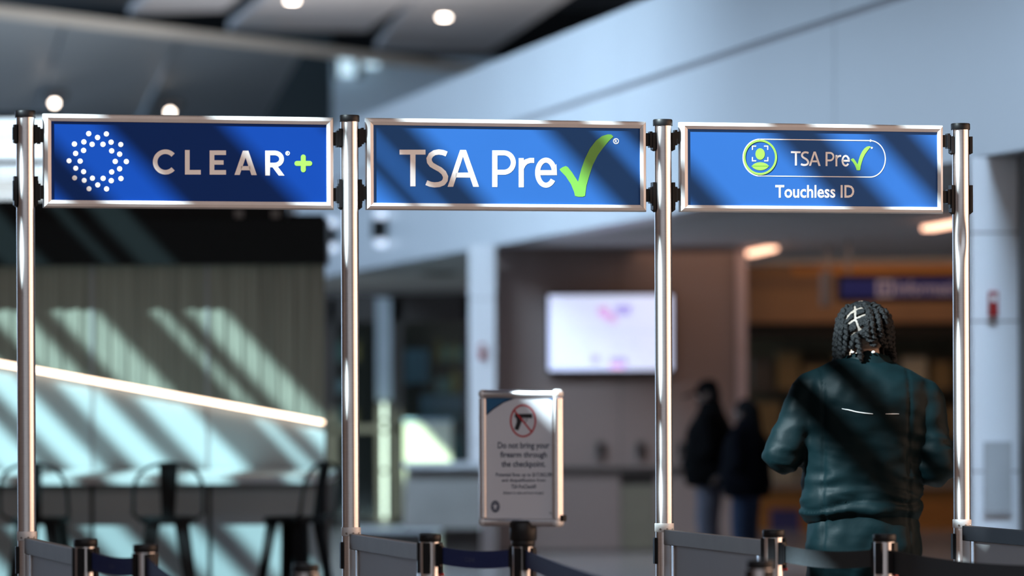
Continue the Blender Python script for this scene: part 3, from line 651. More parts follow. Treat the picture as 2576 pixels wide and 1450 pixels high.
# ================================================================== BAR ON THE LEFT
DB = 24.5
def led_y(px): return 915+px*0.1825
bw = bpy.data.objects.new('wall_bar', None); C.objects.link(bw); bw.location = (P(400, 1300, DB).x, DB, 0); struct(bw, 'bar back wall, slatted wood above a slanting light, white panels below')
cols = [-360, -62, 231, 521, 818]
for i in range(4):
    a, b = cols[i]+1.2, cols[i+1]-1.2
    # wood slats above the light line, each with its own edges
    n_s = 20
    xa = [a+(b-a)*j/n_s for j in range(n_s+1)]
    for j in range(n_s):
        l, r_ = xa[j]+0.35, xa[j+1]-0.35; off = 0.004*(j % 3)
        MB().prism([P(l, led_y(l)-5, DB-0.05-off), P(r_, led_y(r_)-5, DB-0.05-off), P(r_, 560, DB-0.05-off), P(l, 560, DB-0.05-off)], (0, 0.08+off, 0)).build('slat', wood_dark, bw)
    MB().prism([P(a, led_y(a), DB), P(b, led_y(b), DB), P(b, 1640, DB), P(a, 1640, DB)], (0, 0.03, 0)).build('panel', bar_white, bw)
    if i: MB().prism([P(cols[i]-4, led_y(cols[i])-5, DB-0.06), P(cols[i]+4, led_y(cols[i])-5, DB-0.06), P(cols[i]+4, 560, DB-0.06), P(cols[i]-4, 560, DB-0.06)], (0, 0.08, 0)).build('joint_strip', joint_m, bw)
    if i: MB().prism([P(cols[i]-4, 1640, DB-0.004), P(cols[i]+4, 1640, DB-0.004), P(cols[i]+4, led_y(cols[i])+8, DB-0.004), P(cols[i]-4, led_y(cols[i])+8, DB-0.004)], (0, 0.03, 0)).build('joint_strip', joint_m, bw)
slab(-365, 545, 819, 1640, DB+0.03, 0.12).build('core', black_mt, bw)
ls = thing('light_strip', 'slanting warm white light strip across the bar wall', 'light', P(400, led_y(400), DB-0.03))
MB().tube([P(-340, led_y(-340), DB-0.03), P(814, led_y(814), DB-0.03)], 0.008, 8).build('diffuser', led_m, ls)
MB().prism([P(-345, led_y(-345)-4, DB-0.012), P(816, led_y(816)-4, DB-0.012), P(816, led_y(816)+5, DB-0.012), P(-345, led_y(-345)+5, DB-0.012)], (0, 0.010, 0)).build('channel', alu_dull, ls)
hd = thing('bar_canopy', 'black box canopy hanging over the bar wall', 'canopy', P(300, 665, 23.9))
slab(-380, 556, 821, 664, 24.25, 0.4).build('fascia', black_mt, hd)
slab(-380, 505, 722, 555, 24.32, 0.3).build('upper_box', black_mt, hd)
for a in (590, 682): slab(a, 528, a+22, 548, 24.31, 0.02).build('spot_fitting', alu_dull, hd)
ct = thing('bar_counter', 'long bar counter with white top and grey front', 'counter', (P(300, 1300, 22.8).x, 22.8, 0))
cz = P(400, 1200, 22.5).z
xL, xR = P(-420, 1200, 22.5).x, P(822, 1200, 22.5).x
MB().box((xL, 22.5, cz-0.045), (xR, 24.46, cz)).build('countertop', bar_white, ct)
fx = [P(c, 1300, 22.75).x for c in (-400, -62, 235, 530, 816)]
greyf = mat('grey_counter_front', (0.27, 0.31, 0.33), 0.4, var=0.04, vscale=1)
for i in range(4):
    MB().box((fx[i]+0.012, 22.67, 0.10), (fx[i+1]-0.012, 22.73, cz-0.06)).build('front_panel', greyf, ct)
    MB().box((fx[i+1]-0.012, 22.68, 0.0), (fx[i+1]+0.012, 22.80, cz-0.05)).build('joint_post', black_mt, ct)
MB().box((xL+0.05, 22.74, 0), (xR-0.03, 23.6, cz-0.06)).build('carcass', dark_brown, ct)
# bar stools: pressed metal seat, four splayed legs, hoop back with a centre splat
def make_stool():
    r = thing('bar_stool', '', 'stool', (0, 0, 0), 'black metal bar stools at the counter')
    sz = 0.745; h = 0.155; m = MB()
    ring = []
    for k in range(32):
        a = 2*math.pi*k/32; ca, sa = math.cos(a), math.sin(a)
        ring.append((h*math.copysign(abs(ca)**0.5, ca), h*math.copysign(abs(sa)**0.5, sa)))
    vs, n = [], 32
    for s_, z in ((0.98, sz-0.035), (1.0, sz-0.03), (1.0, sz-0.006), (0.95, sz), (0.7, sz-0.006), (0.02, sz-0.010)): vs += [(x*s_, y*s_, z) for x, y in ring]
    m.add(vs, [(i*n+k, i*n+(k+1) % n, (i+1)*n+(k+1) % n, (i+1)*n+k) for i in range(5) for k in range(n)] + [tuple(range(n))[::-1], tuple(range(5*n, 6*n))])
    m.build('seat', black_mt, r, True, local=True)
    for sx in (-1, 1):
        for sy in (-1, 1):
            t = Vector((sx*0.12, sy*0.12, sz-0.03)); b = Vector((sx*0.205, sy*0.205, 0.0)); mm = MB()
            def sect(p, w_): return [p+Vector((-sx*w_, 0, 0)), p, p+Vector((0, -sy*w_, 0)), p+Vector((-sx*0.006, -sy*w_, 0)), p+Vector((-sx*0.006, -sy*0.006, 0)), p+Vector((-sx*w_, -sy*0.006, 0))]
            A, B_ = sect(t, 0.075), sect(b, 0.045)
            mm.add(A+B_, [(i, (i+1) % 6, 6+(i+1) % 6, 6+i) for i in range(6)] + [(5, 4, 3, 2, 1, 0), (6, 7, 8, 9, 10, 11)])
            mm.build('leg', black_mt, r, local=True)
    for a, b in (((-1, -1), (1, -1)), ((1, -1), (1, 1)), ((1, 1), (-1, 1)), ((-1, 1), (-1, -1))):
        k = 0.178; MB().tube([(a[0]*k, a[1]*k, 0.25), (b[0]*k, b[1]*k, 0.25)], 0.009, 8).build('footrest_bar', black_mt, r, local=True)
    hp_ = []
    for k in range(25):
        t = -1+2*k/24; ang = t*math.pi/2
        hp_.append(Vector((0.20*math.sin(ang)*(1.0), -0.155-0.05*math.cos(ang)**0.5, sz+0.02+0.29*max(0, math.cos(ang))**0.42)))
    hp_ = [Vector((-0.15, -0.08, sz-0.02))]+hp_+[Vector((0.15, -0.08, sz-0.02))]
    MB().tube(hp_, 0.011, 8).build('back_hoop', black_mt, r, True, local=True)
    MB().hexa([(-0.038, -0.150, sz-0.01), (0.038, -0.150, sz-0.01), (0.038, -0.140, sz-0.01), (-0.038, -0.140, sz-0.01), (-0.055, -0.207, sz+0.305), (0.055, -0.207, sz+0.305), (0.055, -0.197, sz+0.305), (-0.055, -0.197, sz+0.305)]).build('back_splat', black_mt, r, local=True)
    return r
s0 = make_stool()
stool_lab = ['black metal bar stool mostly behind the leftmost gate post', 'black metal bar stool in the middle of the counter', 'black metal bar stool at the end of the counter, turned sideways']
for i, (px, D, rz) in enumerate(((104, 22.1, -8), (420, 22.1, 8), (742, 22.05, 62))):
    o = s0 if i == 0 else copy_tree(s0)
    p = P(px, 1300, D); o.location = (p.x, p.y, 0); o.rotation_euler = (0, 0, math.radians(rz)); o['label'] = stool_lab[i]
# lit window with perforated screen at the far left
wn = bpy.data.objects.new('window_2', None); C.objects.link(wn); wn.location = P(30, 520, 30); struct(wn, 'bright window with honeycomb screen behind the leftmost post')
slab(-260, 296, 150, 545, 30.3, 0.03).build('pane', lightbox_m, wn)
slab(-260, 400, 150, 414, 30.1, 0.08).build('window_frame', black_mt, wn)
slab(-260, 284, 150, 299, 30.1, 0.08).build('window_frame', black_mt, wn)
slab(142, 284, 152, 545, 30.1, 0.08).build('window_frame', black_mt, wn)
hx = MB(); pit = 0.042; rr_ = pit/math.sqrt(3)
A = P(-260, 416, 30.12); B = P(142, 545, 30.12)
row = 0; z = A.z
while z > B.z:
    x = A.x+(row % 2)*pit/2
    while x < B.x:
        for a in (90, 210, 330):
            p = Vector((x, 30.12, z)); q = p+Vector((math.cos(math.radians(a))*rr_, 0, math.sin(math.radians(a))*rr_))
            t = (q-p).normalized(); nn = Vector((-t.z, 0, t.x)); hx.obox((p+q)/2, (q-p)/2, nn*0.0035, Vector((0, 0.004, 0)))
        x += pit
    z -= rr_*1.5; row += 1
hx.build('honeycomb_screen', alu_dull, wn)['kind'] = 'stuff'

# ================================================================== MIDDLE AND RIGHT BACKGROUND
# sconces on the bulkhead
def bulkD(px): return KX/(0.215+(px-PX)/F)
for px, y0, y1, hw, lb in ((972, 553, 600, 24, 'dark slotted wall light on the white bulkhead under the tick sign'), (846, 572, 612, 20, 'dark slotted wall light on the bulkhead beside the bar canopy')):
    D = bulkD(px); zc, zt, zb = P(px, (y0+y1)/2, D).z, P(px, y0, D).z, P(px, y1, D).z; c = Vector((bulk(D), D, zc))+nv*0.05
    # the face runs nearly along the line of sight, so the fitting is long in depth
    hl = hw/F*D; r = thing('wall_light', lb, 'lamp', c, 'slotted wall lights on the bulkhead')
    right = Vector((nv.y, -nv.x, 0))
    for k in range(4):
        MB().obox(c+Vector((-hl+hl*2*(k+0.5)/4, -0.02, 0)), (hl/4*0.8, 0, 0), (0, 0.03, 0), (0, 0, (zt-zb)/2)).build('slat', black_mt, r)
    MB().obox(c+Vector((0, 0.02, 0)), (hl, 0, 0), (0, 0.015, 0), (0, 0, (zt-zb)/2)).build('backplate', dark_brown, r)
    for s_ in (1, -1): MB().ell(c+Vector((0, 0, s_*((zt-zb)/2+0.05))), (hl*0.7, 0.03, 0.045)).build('glow_lens', scone_m, r, True)
# alarms
def alarm(x0, y0, x1, y1, D, lb):
    p = P((x0+x1)/2, y1, D); r = thing('fire_alarm', lb, 'alarm', p, 'red fire alarms on white columns')
    slab(x0, y0, x1, y1, D-0.05, 0.05).build('housing', red_pl, r, bevel=0.006)
    xm_, ym = (x0+x1)/2, y0+(y1-y0)*0.3
    slab(xm_-(x1-x0)*.28, ym-(y1-y0)*.12, xm_+(x1-x0)*.28, ym+(y1-y0)*.12, D-0.056, 0.007).build('strobe', white_pr, r)
alarm(1205, 866, 1221, 905, 34.0, 'small red fire alarm on the narrow white column')
alarm(2488, 733, 2512, 796, 21.2, 'red fire alarm on the wide panelled column')
# screen
tv = thing('wall_screen_display', 'bright wall-mounted screen showing pale blue slide', 'screen', P(1535, 935, 34.4))
slab(1374, 738, 1698, 938, 34.46, 0.10).build('housing', black_mt, tv, bevel=0.006)
slab(1380, 744, 1692, 931, 34.45, 0.008).build('display', emat('screen_glow', (0.68, 0.75, 1.0), 0.85), tv)
sp1 = emat('screen_pink', (0.75, 0.42, 0.80), 0.7); sp2 = emat('screen_violet', (0.46, 0.42, 0.95), 0.7); sp3 = emat('screen_pale', (0.58, 0.66, 0.95), 0.75)
for bx4, m_ in (((1505, 772, 1530, 792), sp1), ((1512, 790, 1548, 800), sp1), ((1548, 768, 1588, 792), sp2), ((1530, 800, 1552, 812), sp1), ((1486, 893, 1508, 915), sp2), ((1533, 900, 1578, 924), sp2), ((1535, 919, 1570, 927), emat('screen_orange', (0.9, 0.55, 0.6), 0.9)),
                ((1425, 832, 1660, 836), sp3), ((1466, 862, 1485, 873), sp3), ((1548, 864, 1566, 873), sp3), ((1586, 862, 1606, 873), sp3)):
    slab(*bx4, 34.447, 0.002).build('screen_print', m_, tv)
# three small wall fittings
for px, wds in ((1511, 'nearest the firearm notice'), (1612, 'in the middle'), (1716, 'behind the person in the cap')):
    r = thing('wall_dispenser', 'small dark wall fitting above the rail, '+wds, 'fitting', P(px, 1150, 34.55), 'small dark wall fittings')
    slab(px-11, 1112, px+11, 1150, 34.53, 0.07).build('body', dark_brown, r, bevel=0.01); slab(px-6, 1122, px+6, 1134, 34.525, 0.01).build('face_plate', black_pl, r)
# corridor ceiling lights
for a, b, lb in (((1880, 634), (1942, 620), 'warm linear ceiling light in the corridor left of the hanging blue sign'), ((2334, 569), (2450, 548), 'warm linear ceiling light partly behind the dented post')):
    p, q = PZ(a[0], a[1], 2.73), PZ(b[0], b[1], 2.73); r = thing('linear_light', lb, 'light', (p+q)/2, 'warm linear lights in the corridor')
    d = (q-p); L = d.length; d.normalize(); n = Vector((-d.y, d.x, 0))
    MB().obox((p+q)/2+Vector((0, 0, -0.02)), d*L/2, n*0.05, Vector((0, 0, 0.018))).build('diffuser', strip_m, r, bevel=0.004)
    MB().obox((p+q)/2+Vector((0, 0, 0.008)), d*(L/2+0.03), n*0.06, Vector((0, 0, 0.010))).build('housing', alu_dull, r)
# downlights
for (px, py), lb, z in (((735, -2), 'round downlight cut by the top edge', 6.5), ((1117, 40), 'round downlight in the high grey ceiling', 6.5)):
    p = PZ(px, py, z); r = thing('downlight', lb, 'light', p-Vector((0, 0, 0.02)), 'round ceiling downlights')
    MB().lathe([(0.07, -0.02), (0.07, 0.0)], 24, p-Vector((0, 0, 0.012))).build('lens', down_m, r); MB().lathe([(0.10, -0.01), (0.10, 0.0)], 24, p).build('trim_ring', alu_dull, r)
for (px, py), lb in (((137, 260), 'downlight on the sloping panel over the leftmost post'), ((428, 283), 'downlight peeking over the dotted-ring sign')):
    p = P(px, py, beamD(px)+3.0); r = thing('downlight', lb, 'light', p, 'round ceiling downlights')
    MB().ell(p, (0.035, 0.03, 0.028), nu=20, nv=10).build('lens', down_m, r, True)
    MB().obox(p+Vector((0.02, 0.1, 0.12)), (0.14, 0, 0), (0, 0.1, 0), (0, 0, 0.05)).build('housing', dark_brown, r, bevel=0.01)
p = PZ(1103, 686, 2.75); r = thing('ceiling_vent', 'dark round vent in the shop ceiling beside the white column', 'vent', p)
MB().lathe([(0.19, -0.02), (0.21, 0)], 24, p).build('rim', dark_brown, r); MB().lathe([(0.12, -0.03), (0.14, 0)], 24, p).build('core', black_mt, r)
p = PZ(660, 52, 6.5); r = thing('ceiling_speaker', 'faint round speaker in the high grey ceiling', 'speaker', p)
MB().lathe([(0.22, -0.015), (0.25, 0)], 24, p).build('grille', ceil_blue, r)
# glazed shop front
sf = bpy.data.objects.new('window_3', None); C.objects.link(sf); DS = 41.0; sf.location = (P(1000, 1300, DS).x, DS, 0); struct(sf, 'glazed shop front with dark frame')
def smul(x0, x1, m, D=DS, z0=0.0, z1=2.45, th=0.08): MB().box((P(x0, 900, D).x, D, z0), (P(x1, 900, D).x, D+th, z1)).build('mullion', m, sf)
smul(826, 846, dark_brown); ps = mat('pale_steel', (0.42, 0.48, 0.52), 0.4, var=0.03); smul(946, 984, ps, DS-0.05, 1.36, 2.45); smul(946, 984, dark_brown, DS-0.05, 0, 1.36)
for z_0, z_1 in ((1.16, 1.34), (1.05, 1.13), (0.62, 1.02), (0.10, 0.59)): smul(962, 970, white_pr, DS-0.07, z_0, z_1, 0.02)  # white strips put in as the sun glints down the mullion
for z_0, z_1 in ((0.62, 1.10),): smul(1026, 1036, white_pr, DS-0.07, z_0, z_1, 0.02)  # another white strip standing in for a sun glint
smul(1000, 1001, dark_brown); smul(986, 1012, dark_brown); smul(1166, 1182, dark_brown)
MB().box((P(800, 900, DS).x, DS, 2.20), (P(1180, 900, DS).x, DS+0.1, 2.50)).build('header', dark_brown, sf)
MB().box((P(800, 900, DS).x, DS, 1.02), (P(1180, 900, DS).x, DS+0.06, 1.09)).build('transom', dark_brown, sf)
MB().box((P(800, 900, DS).x, DS, 0.0), (P(1180, 900, DS).x, DS+0.06, 0.10)).build('kick_rail', dark_brown, sf)
for a, b in ((846, 946), (1012, 1166)): MB().box((P(a, 900, DS).x, DS+0.03, 0.1), (P(b, 900, DS).x, DS+0.036, 2.2)).build('pane', shop_glass, sf)
# things inside the shop
bl = mat('pale_blue_card', (0.24, 0.36, 0.48), 0.4, var=0.08); te = mat('teal_card', (0.10, 0.22, 0.24), 0.4, var=0.1); ye = mat('ochre_goods', (0.30, 0.22, 0.08), 0.6, var=0.2)
r = thing('reflection_board', 'pale blue board standing in for a reflection in the shop glass', 'display', P(1045, 1300, 43)); r.location.z = 0  # blue board put in for a bluish reflection in the glazing
slab(1018, 880, 1078, 965, 43, 0.05).build('board', bl, r); MB().box((P(1040, 900, 43).x, 43, 0), (P(1056, 900, 43).x, 43.05, P(0, 965, 43).z)).build('post', dark_brown, r)
r = thing('white_stand', 'sunlit white stand against the shop glass above the podium', 'stand', P(1070, 1300, 40.5)); r.location.z = 0
MB().box((P(1016, 900, 40.5).x, 40.5, 0.0), (P(1135, 900, 40.5).x, 40.8, 1.13)).build('body', mat('white_card', (0.6, 0.62, 0.5), 0.5, var=0.03), r)
MB().box((P(1014, 900, 40.5).x, 40.49, 1.13), (P(1137, 900, 40.5).x, 40.82, 1.16)).build('lid', bl, r)
r = thing('shop_cabinet', 'teal cabinet behind the glazing beside the white column', 'cabinet', P(1120, 1300, 44)); r.location.z = 0
MB().box((P(1060, 900, 44).x, 44, 0), (P(1170, 900, 44).x, 44.5, 1.42)).build('body', te, r); MB().box((P(1058, 900, 44).x, 43.98, 1.22), (P(1172, 900, 44).x, 44.02, 1.40)).build('shelf_front', bl, r)
for i, (px, wds) in enumerate(((870, 'behind the second gate post'), (1135, 'beside the white column'))):
    r = thing('goods_shelf', 'ochre goods shelf in the shop '+wds, 'shelf', P(px, 1300, 47.5)); r.location.z = 0
    xa, xb = P(px-48, 900, 47.5).x, P(px+45, 900, 47.5).x
    for z in (0.5, 1.0, 1.4, 1.8, 2.1): MB().box((xa, 47.5, z), (xb, 47.8, z+0.03)).build('shelf_board', dark_brown, r)
    for x in (xa, xb-0.03): MB().box((x, 47.45, 0), (x+0.03, 47.85, 2.2)).build('side', dark_brown, r)
    for z in (1.03, 1.43, 1.83):
        x = xa+0.05
        while x < xb-0.12:
            wd_ = random.uniform(0.06, 0.1); MB().box((x, 47.55, z), (x+wd_, 47.75, z+random.uniform(0.15, 0.28))).build('pack', random.choice([ye, bl, te, ye]), r); x += wd_+0.015
# podium and low plinth
r = thing('podium', 'grey panelled podium behind the firearm notice', 'podium', (P(1110, 1300, 33).x, 33.2, 0))
gp = mat('podium_grey', (0.24, 0.23, 0.22), 0.35, var=0.1, vscale=3)
za, zb = P(1110, 1180, 33).z, P(1110, 1332, 33).z; xa, xb = P(1022, 1200, 33).x, P(1214, 1200, 33).x
MB().hexa([(xa-0.03, 33.0, zb), (xb, 33.0, zb), (xb, 33.5, zb), (xa-0.03, 33.5, zb), (xa, 33.12, za), (xb, 33.12, za), (xb, 33.5, za), (xa, 33.5, za)]).build('body', gp, r)
MB().box((xa-0.03, 33.0, za), (xb+0.02, 33.55, za+0.05)).build('top', white_gloss, r, bevel=0.01)
MB().box((xa+0.3, 33.15, 0), (xb-0.02, 33.45, zb)).build('base', dark_brown, r)
r = thing('sunlit_floor_slab', 'low white slab standing in for sunlit floor before the glazed shop', 'floor_strip', (P(1000, 1340, 36).x, 36.3, 0))  # white slab put in for the sunlit strip of floor
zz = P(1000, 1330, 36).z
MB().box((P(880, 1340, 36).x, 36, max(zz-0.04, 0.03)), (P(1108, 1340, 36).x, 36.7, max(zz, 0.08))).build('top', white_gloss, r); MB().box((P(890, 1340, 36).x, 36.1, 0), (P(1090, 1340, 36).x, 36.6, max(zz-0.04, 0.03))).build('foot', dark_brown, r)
# kiosk area on the right
r = thing('hanging_sign', 'dark blue hanging information sign in the corridor behind the person in teal', 'sign', P(2260, 750, 33))
blk = slab(2108, 692, 2470, 758, 33.02, 0.10).build('housing', black_mt, r)
slab(2116, 703, 2464, 747, 33.0, 0.02).build('face', mat('sign_navy', (0.012, 0.020, 0.16), 0.4, emit=(0.01, 0.018, 0.13), estr=0.12, var=0.02), r)
wm = mat('dim_white_print', (0.5, 0.45, 0.5), 0.5, emit=(0.5, 0.38, 0.42), estr=0.10)
def put(geo, nm): v, f = geo; MB().add([P(p[0], p[1], 32.995) for p in v], f).build(nm, wm, r)
put(merge(stroke([(2209, 709), (2243, 709), (2243, 743), (2209, 743)], 7, True), fit_text('i', 2222, 716, 2230, 737, 0.03)), 'icon'); put(fit_text('Information', 2256, 708, 2440, 742, 0.01), 'lettering')
for px in (2135, 2440): a = P(px, 692, 33.07); MB().tube([a, Vector((a.x, a.y, 2.75))], 0.012, 8).build('hanger', alu_dull, r)
r = thing('blade_sign', 'thin pale blade sign hanging beside the blue information sign', 'sign', P(2083, 768, 34))
slab(2074, 682, 2092, 768, 34, 0.5).build('panel', mat('pale_grey', (0.13, 0.12, 0.12), 0.5, var=0.03), r); a = P(2083, 682, 34.2); MB().tube([a, Vector((a.x, a.y, 2.75))], 0.01, 8).build('hanger', alu_dull, r)
kk = thing('information_kiosk', 'orange wood information kiosk with dark opening behind the people', 'kiosk', (P(2200, 1300, 40).x, 40, 0))
DK = 40.0
kx0, kx1 = P(1880, 900, DK).x, P(2560, 900, DK).x
kz = lambda y: P(2150, y, DK).z
MB().box((kx0, DK-0.1, kz(812)), (kx1, DK+0.2, kz(600))).build('fascia', mat('brown_fascia', (0.20, 0.105, 0.055), 0.5, var=0.12, vscale=2), kk)
MB().box((P(1992, 900, DK).x, DK-0.13, kz(692)), (kx1, DK-0.1, kz(575))).build('orange_panel', orange_w, kk)
MB().box((kx0-0.05, DK-0.16, kz(722)), (kx1, DK-0.1, kz(704))).build('fascia_band', mat('brown_band', (0.16, 0.09, 0.06), 0.6, var=0.1), kk)
MB().box((P(2003, 900, DK).x, DK-0.2, kz(672)), (P(2052, 900, DK).x, DK-0.13, kz(612))).build('speaker_box', void_m, kk)
MB().box((kx0, DK, kz(850)), (kx1, DK+0.3, kz(812))).build('valance', void_m, kk)
MB().box((kx0, DK-0.2, 0), (kx1, DK+0.3, kz(1228))).build('counter_front', orange_w, kk)
MB().box((kx0-0.05, DK-0.28, kz(1228)), (kx1, DK+0.5, kz(1215))).build('counter_top', mat('pale_counter', (0.3, 0.24, 0.19), 0.4, var=0.05), kk)
MB().box((kx0, DK+1.0, 0), (kx1, DK+1.1, 2.5)).build('inner_wall', mat('olive_wall', (0.12, 0.095, 0.05), 0.6, var=0.3, vscale=2), kk)
slab(1938, 1282, 2012, 1342, DK-0.22, 0.02).build('poster', mat('violet_poster', (0.05, 0.05, 0.16), 0.5, var=0.3, vscale=6), kk)
MB().box((kx0, DK+0.6, kz(1110)), (kx1, DK+0.95, kz(1104))).build('shelf_board', dark_brown, kk); MB().box((kx0, DK+0.6, kz(985)), (kx1, DK+0.95, kz(979))).build('shelf_board', dark_brown, kk)
cols_ = [mat('goods_grey', (0.34, 0.31, 0.25), 0.6, var=0.1), mat('goods_cream', (0.42, 0.38, 0.28), 0.6, var=0.1), mat('goods_ochre', (0.20, 0.13, 0.05), 0.6, var=0.1), mat('goods_dark', (0.06, 0.05, 0.04), 0.6, var=0.1)]
n_ = 0
ORD = ['', 'first', 'second', 'third', 'fourth', 'fifth', 'sixth', 'seventh', 'eighth', 'ninth', 'tenth', 'eleventh', 'twelfth', 'thirteenth', 'fourteenth', 'fifteenth']
for (ya, ztop, shelf_w) in ((979, 868, 'top'), (1104, 1000, 'middle'), (1215, 1130, 'lowest')):
    px = 1890; n_ = 0
    while px < 2430:
        w_ = random.uniform(40, 75); hgt = random.uniform(0.55, 1.0)
        z0, z1 = kz(ya), kz(ya)+(kz(ztop)-kz(ya))*hgt
        m_ = random.choice(cols_ if px < 2250 else cols_[:2]+cols_[:2]+cols_)
        pr = thing('goods_box', 'box %s on the kiosk shelves' % 'x', 'box', (P(px+w_/2, 900, DK+0.75).x, DK+0.75, z0), 'boxes on the kiosk shelves')
        ci = cols_.index(m_); n_ += 1
        pr['label'] = '%s box, %s from the screen wall on the %s kiosk shelf' % (('grey', 'cream', 'ochre', 'dark')[ci], ORD[n_], shelf_w)
        MB().box((P(px, 900, DK+0.7).x, DK+0.66, z0), (P(px+w_, 900, DK+0.7).x, DK+0.86, z1-0.02)).build('carton', m_, pr, bevel=0.004)
        MB().box((P(px-0.5, 900, DK+0.7).x, DK+0.65, z1-0.02), (P(px+w_+0.5, 900, DK+0.7).x, DK+0.87, z1)).build('lid', cols_[3], pr)
        px += w_+random.uniform(3, 20)

# ================================================================== PEOPLE
def head_el(mb, c, pitch, yaw, s=1.0):
    i0 = len(mb.v); M = Matrix.Translation(c) @ Matrix.Rotation(yaw, 4, 'Z') @ Matrix.Rotation(pitch, 4, 'X') @ Matrix.Scale(s, 4)
    mb.ell((0, -0.012, 0.02), (0.074, 0.094, 0.098)); mb.ell((0, 0.030, -0.045), (0.060, 0.062, 0.078)); mb.ell((0, 0.055, -0.098), (0.034, 0.032, 0.026))
    mb.limb((0, 0.088, 0.0), (0, 0.106, -0.042), 0.009, 0.014); mb.ell((0, 0.076, 0.018), (0.052, 0.018, 0.012)); mb.ell((0, 0.088, -0.074), (0.024, 0.010, 0.009))
    for s_ in (-1, 1): mb.ell((s_*0.074, -0.004, -0.018), (0.011, 0.024, 0.033))
    mb.xform(M, i0); return M
def hand_el(mb, wrist, fwd, side, up, s=1.0):
    fwd, side, up = fwd.normalized(), side.normalized(), up.normalized()
    pc = wrist+fwd*0.05*s
    i0 = len(mb.v); mb.ell((0, 0, 0), (0.040*s, 0.052*s, 0.017*s)); M = Matrix.Translation(pc) @ Matrix((side, fwd, up)).transposed().to_4x4(); mb.xform(M, i0)
    for k, (o, L) in enumerate(((-0.030, 0.066), (-0.010, 0.076), (0.010, 0.070), (0.029, 0.054))):
        a = pc+side*o*s+fwd*0.042*s; b = a+fwd*L*0.55*s-up*0.010*s; c = b+fwd*L*0.38*s-up*0.028*s
        mb.limb(a, b, 0.0092*s, 0.0085*s, 10); mb.limb(b, c, 0.0085*s, 0.0072*s, 10)
    a = pc-side*0.032*s-fwd*0.018*s; b = a-side*0.030*s+fwd*0.030*s-up*0.008*s; c = b-side*0.004*s+fwd*0.028*s-up*0.012*s
    mb.limb(a, b, 0.012*s, 0.010*s, 10); mb.limb(b, c, 0.010*s, 0.008*s, 10)
def folds(k1=0.006, k2=0.004):
    def fn(p, n):
        a = noise.noise(Vector((p.x*9, p.y*9, p.z*16)))*k1 + noise.noise(Vector((p.x*22+5, p.y*22, p.z*34)))*k2
        return p+n*a
    return fn
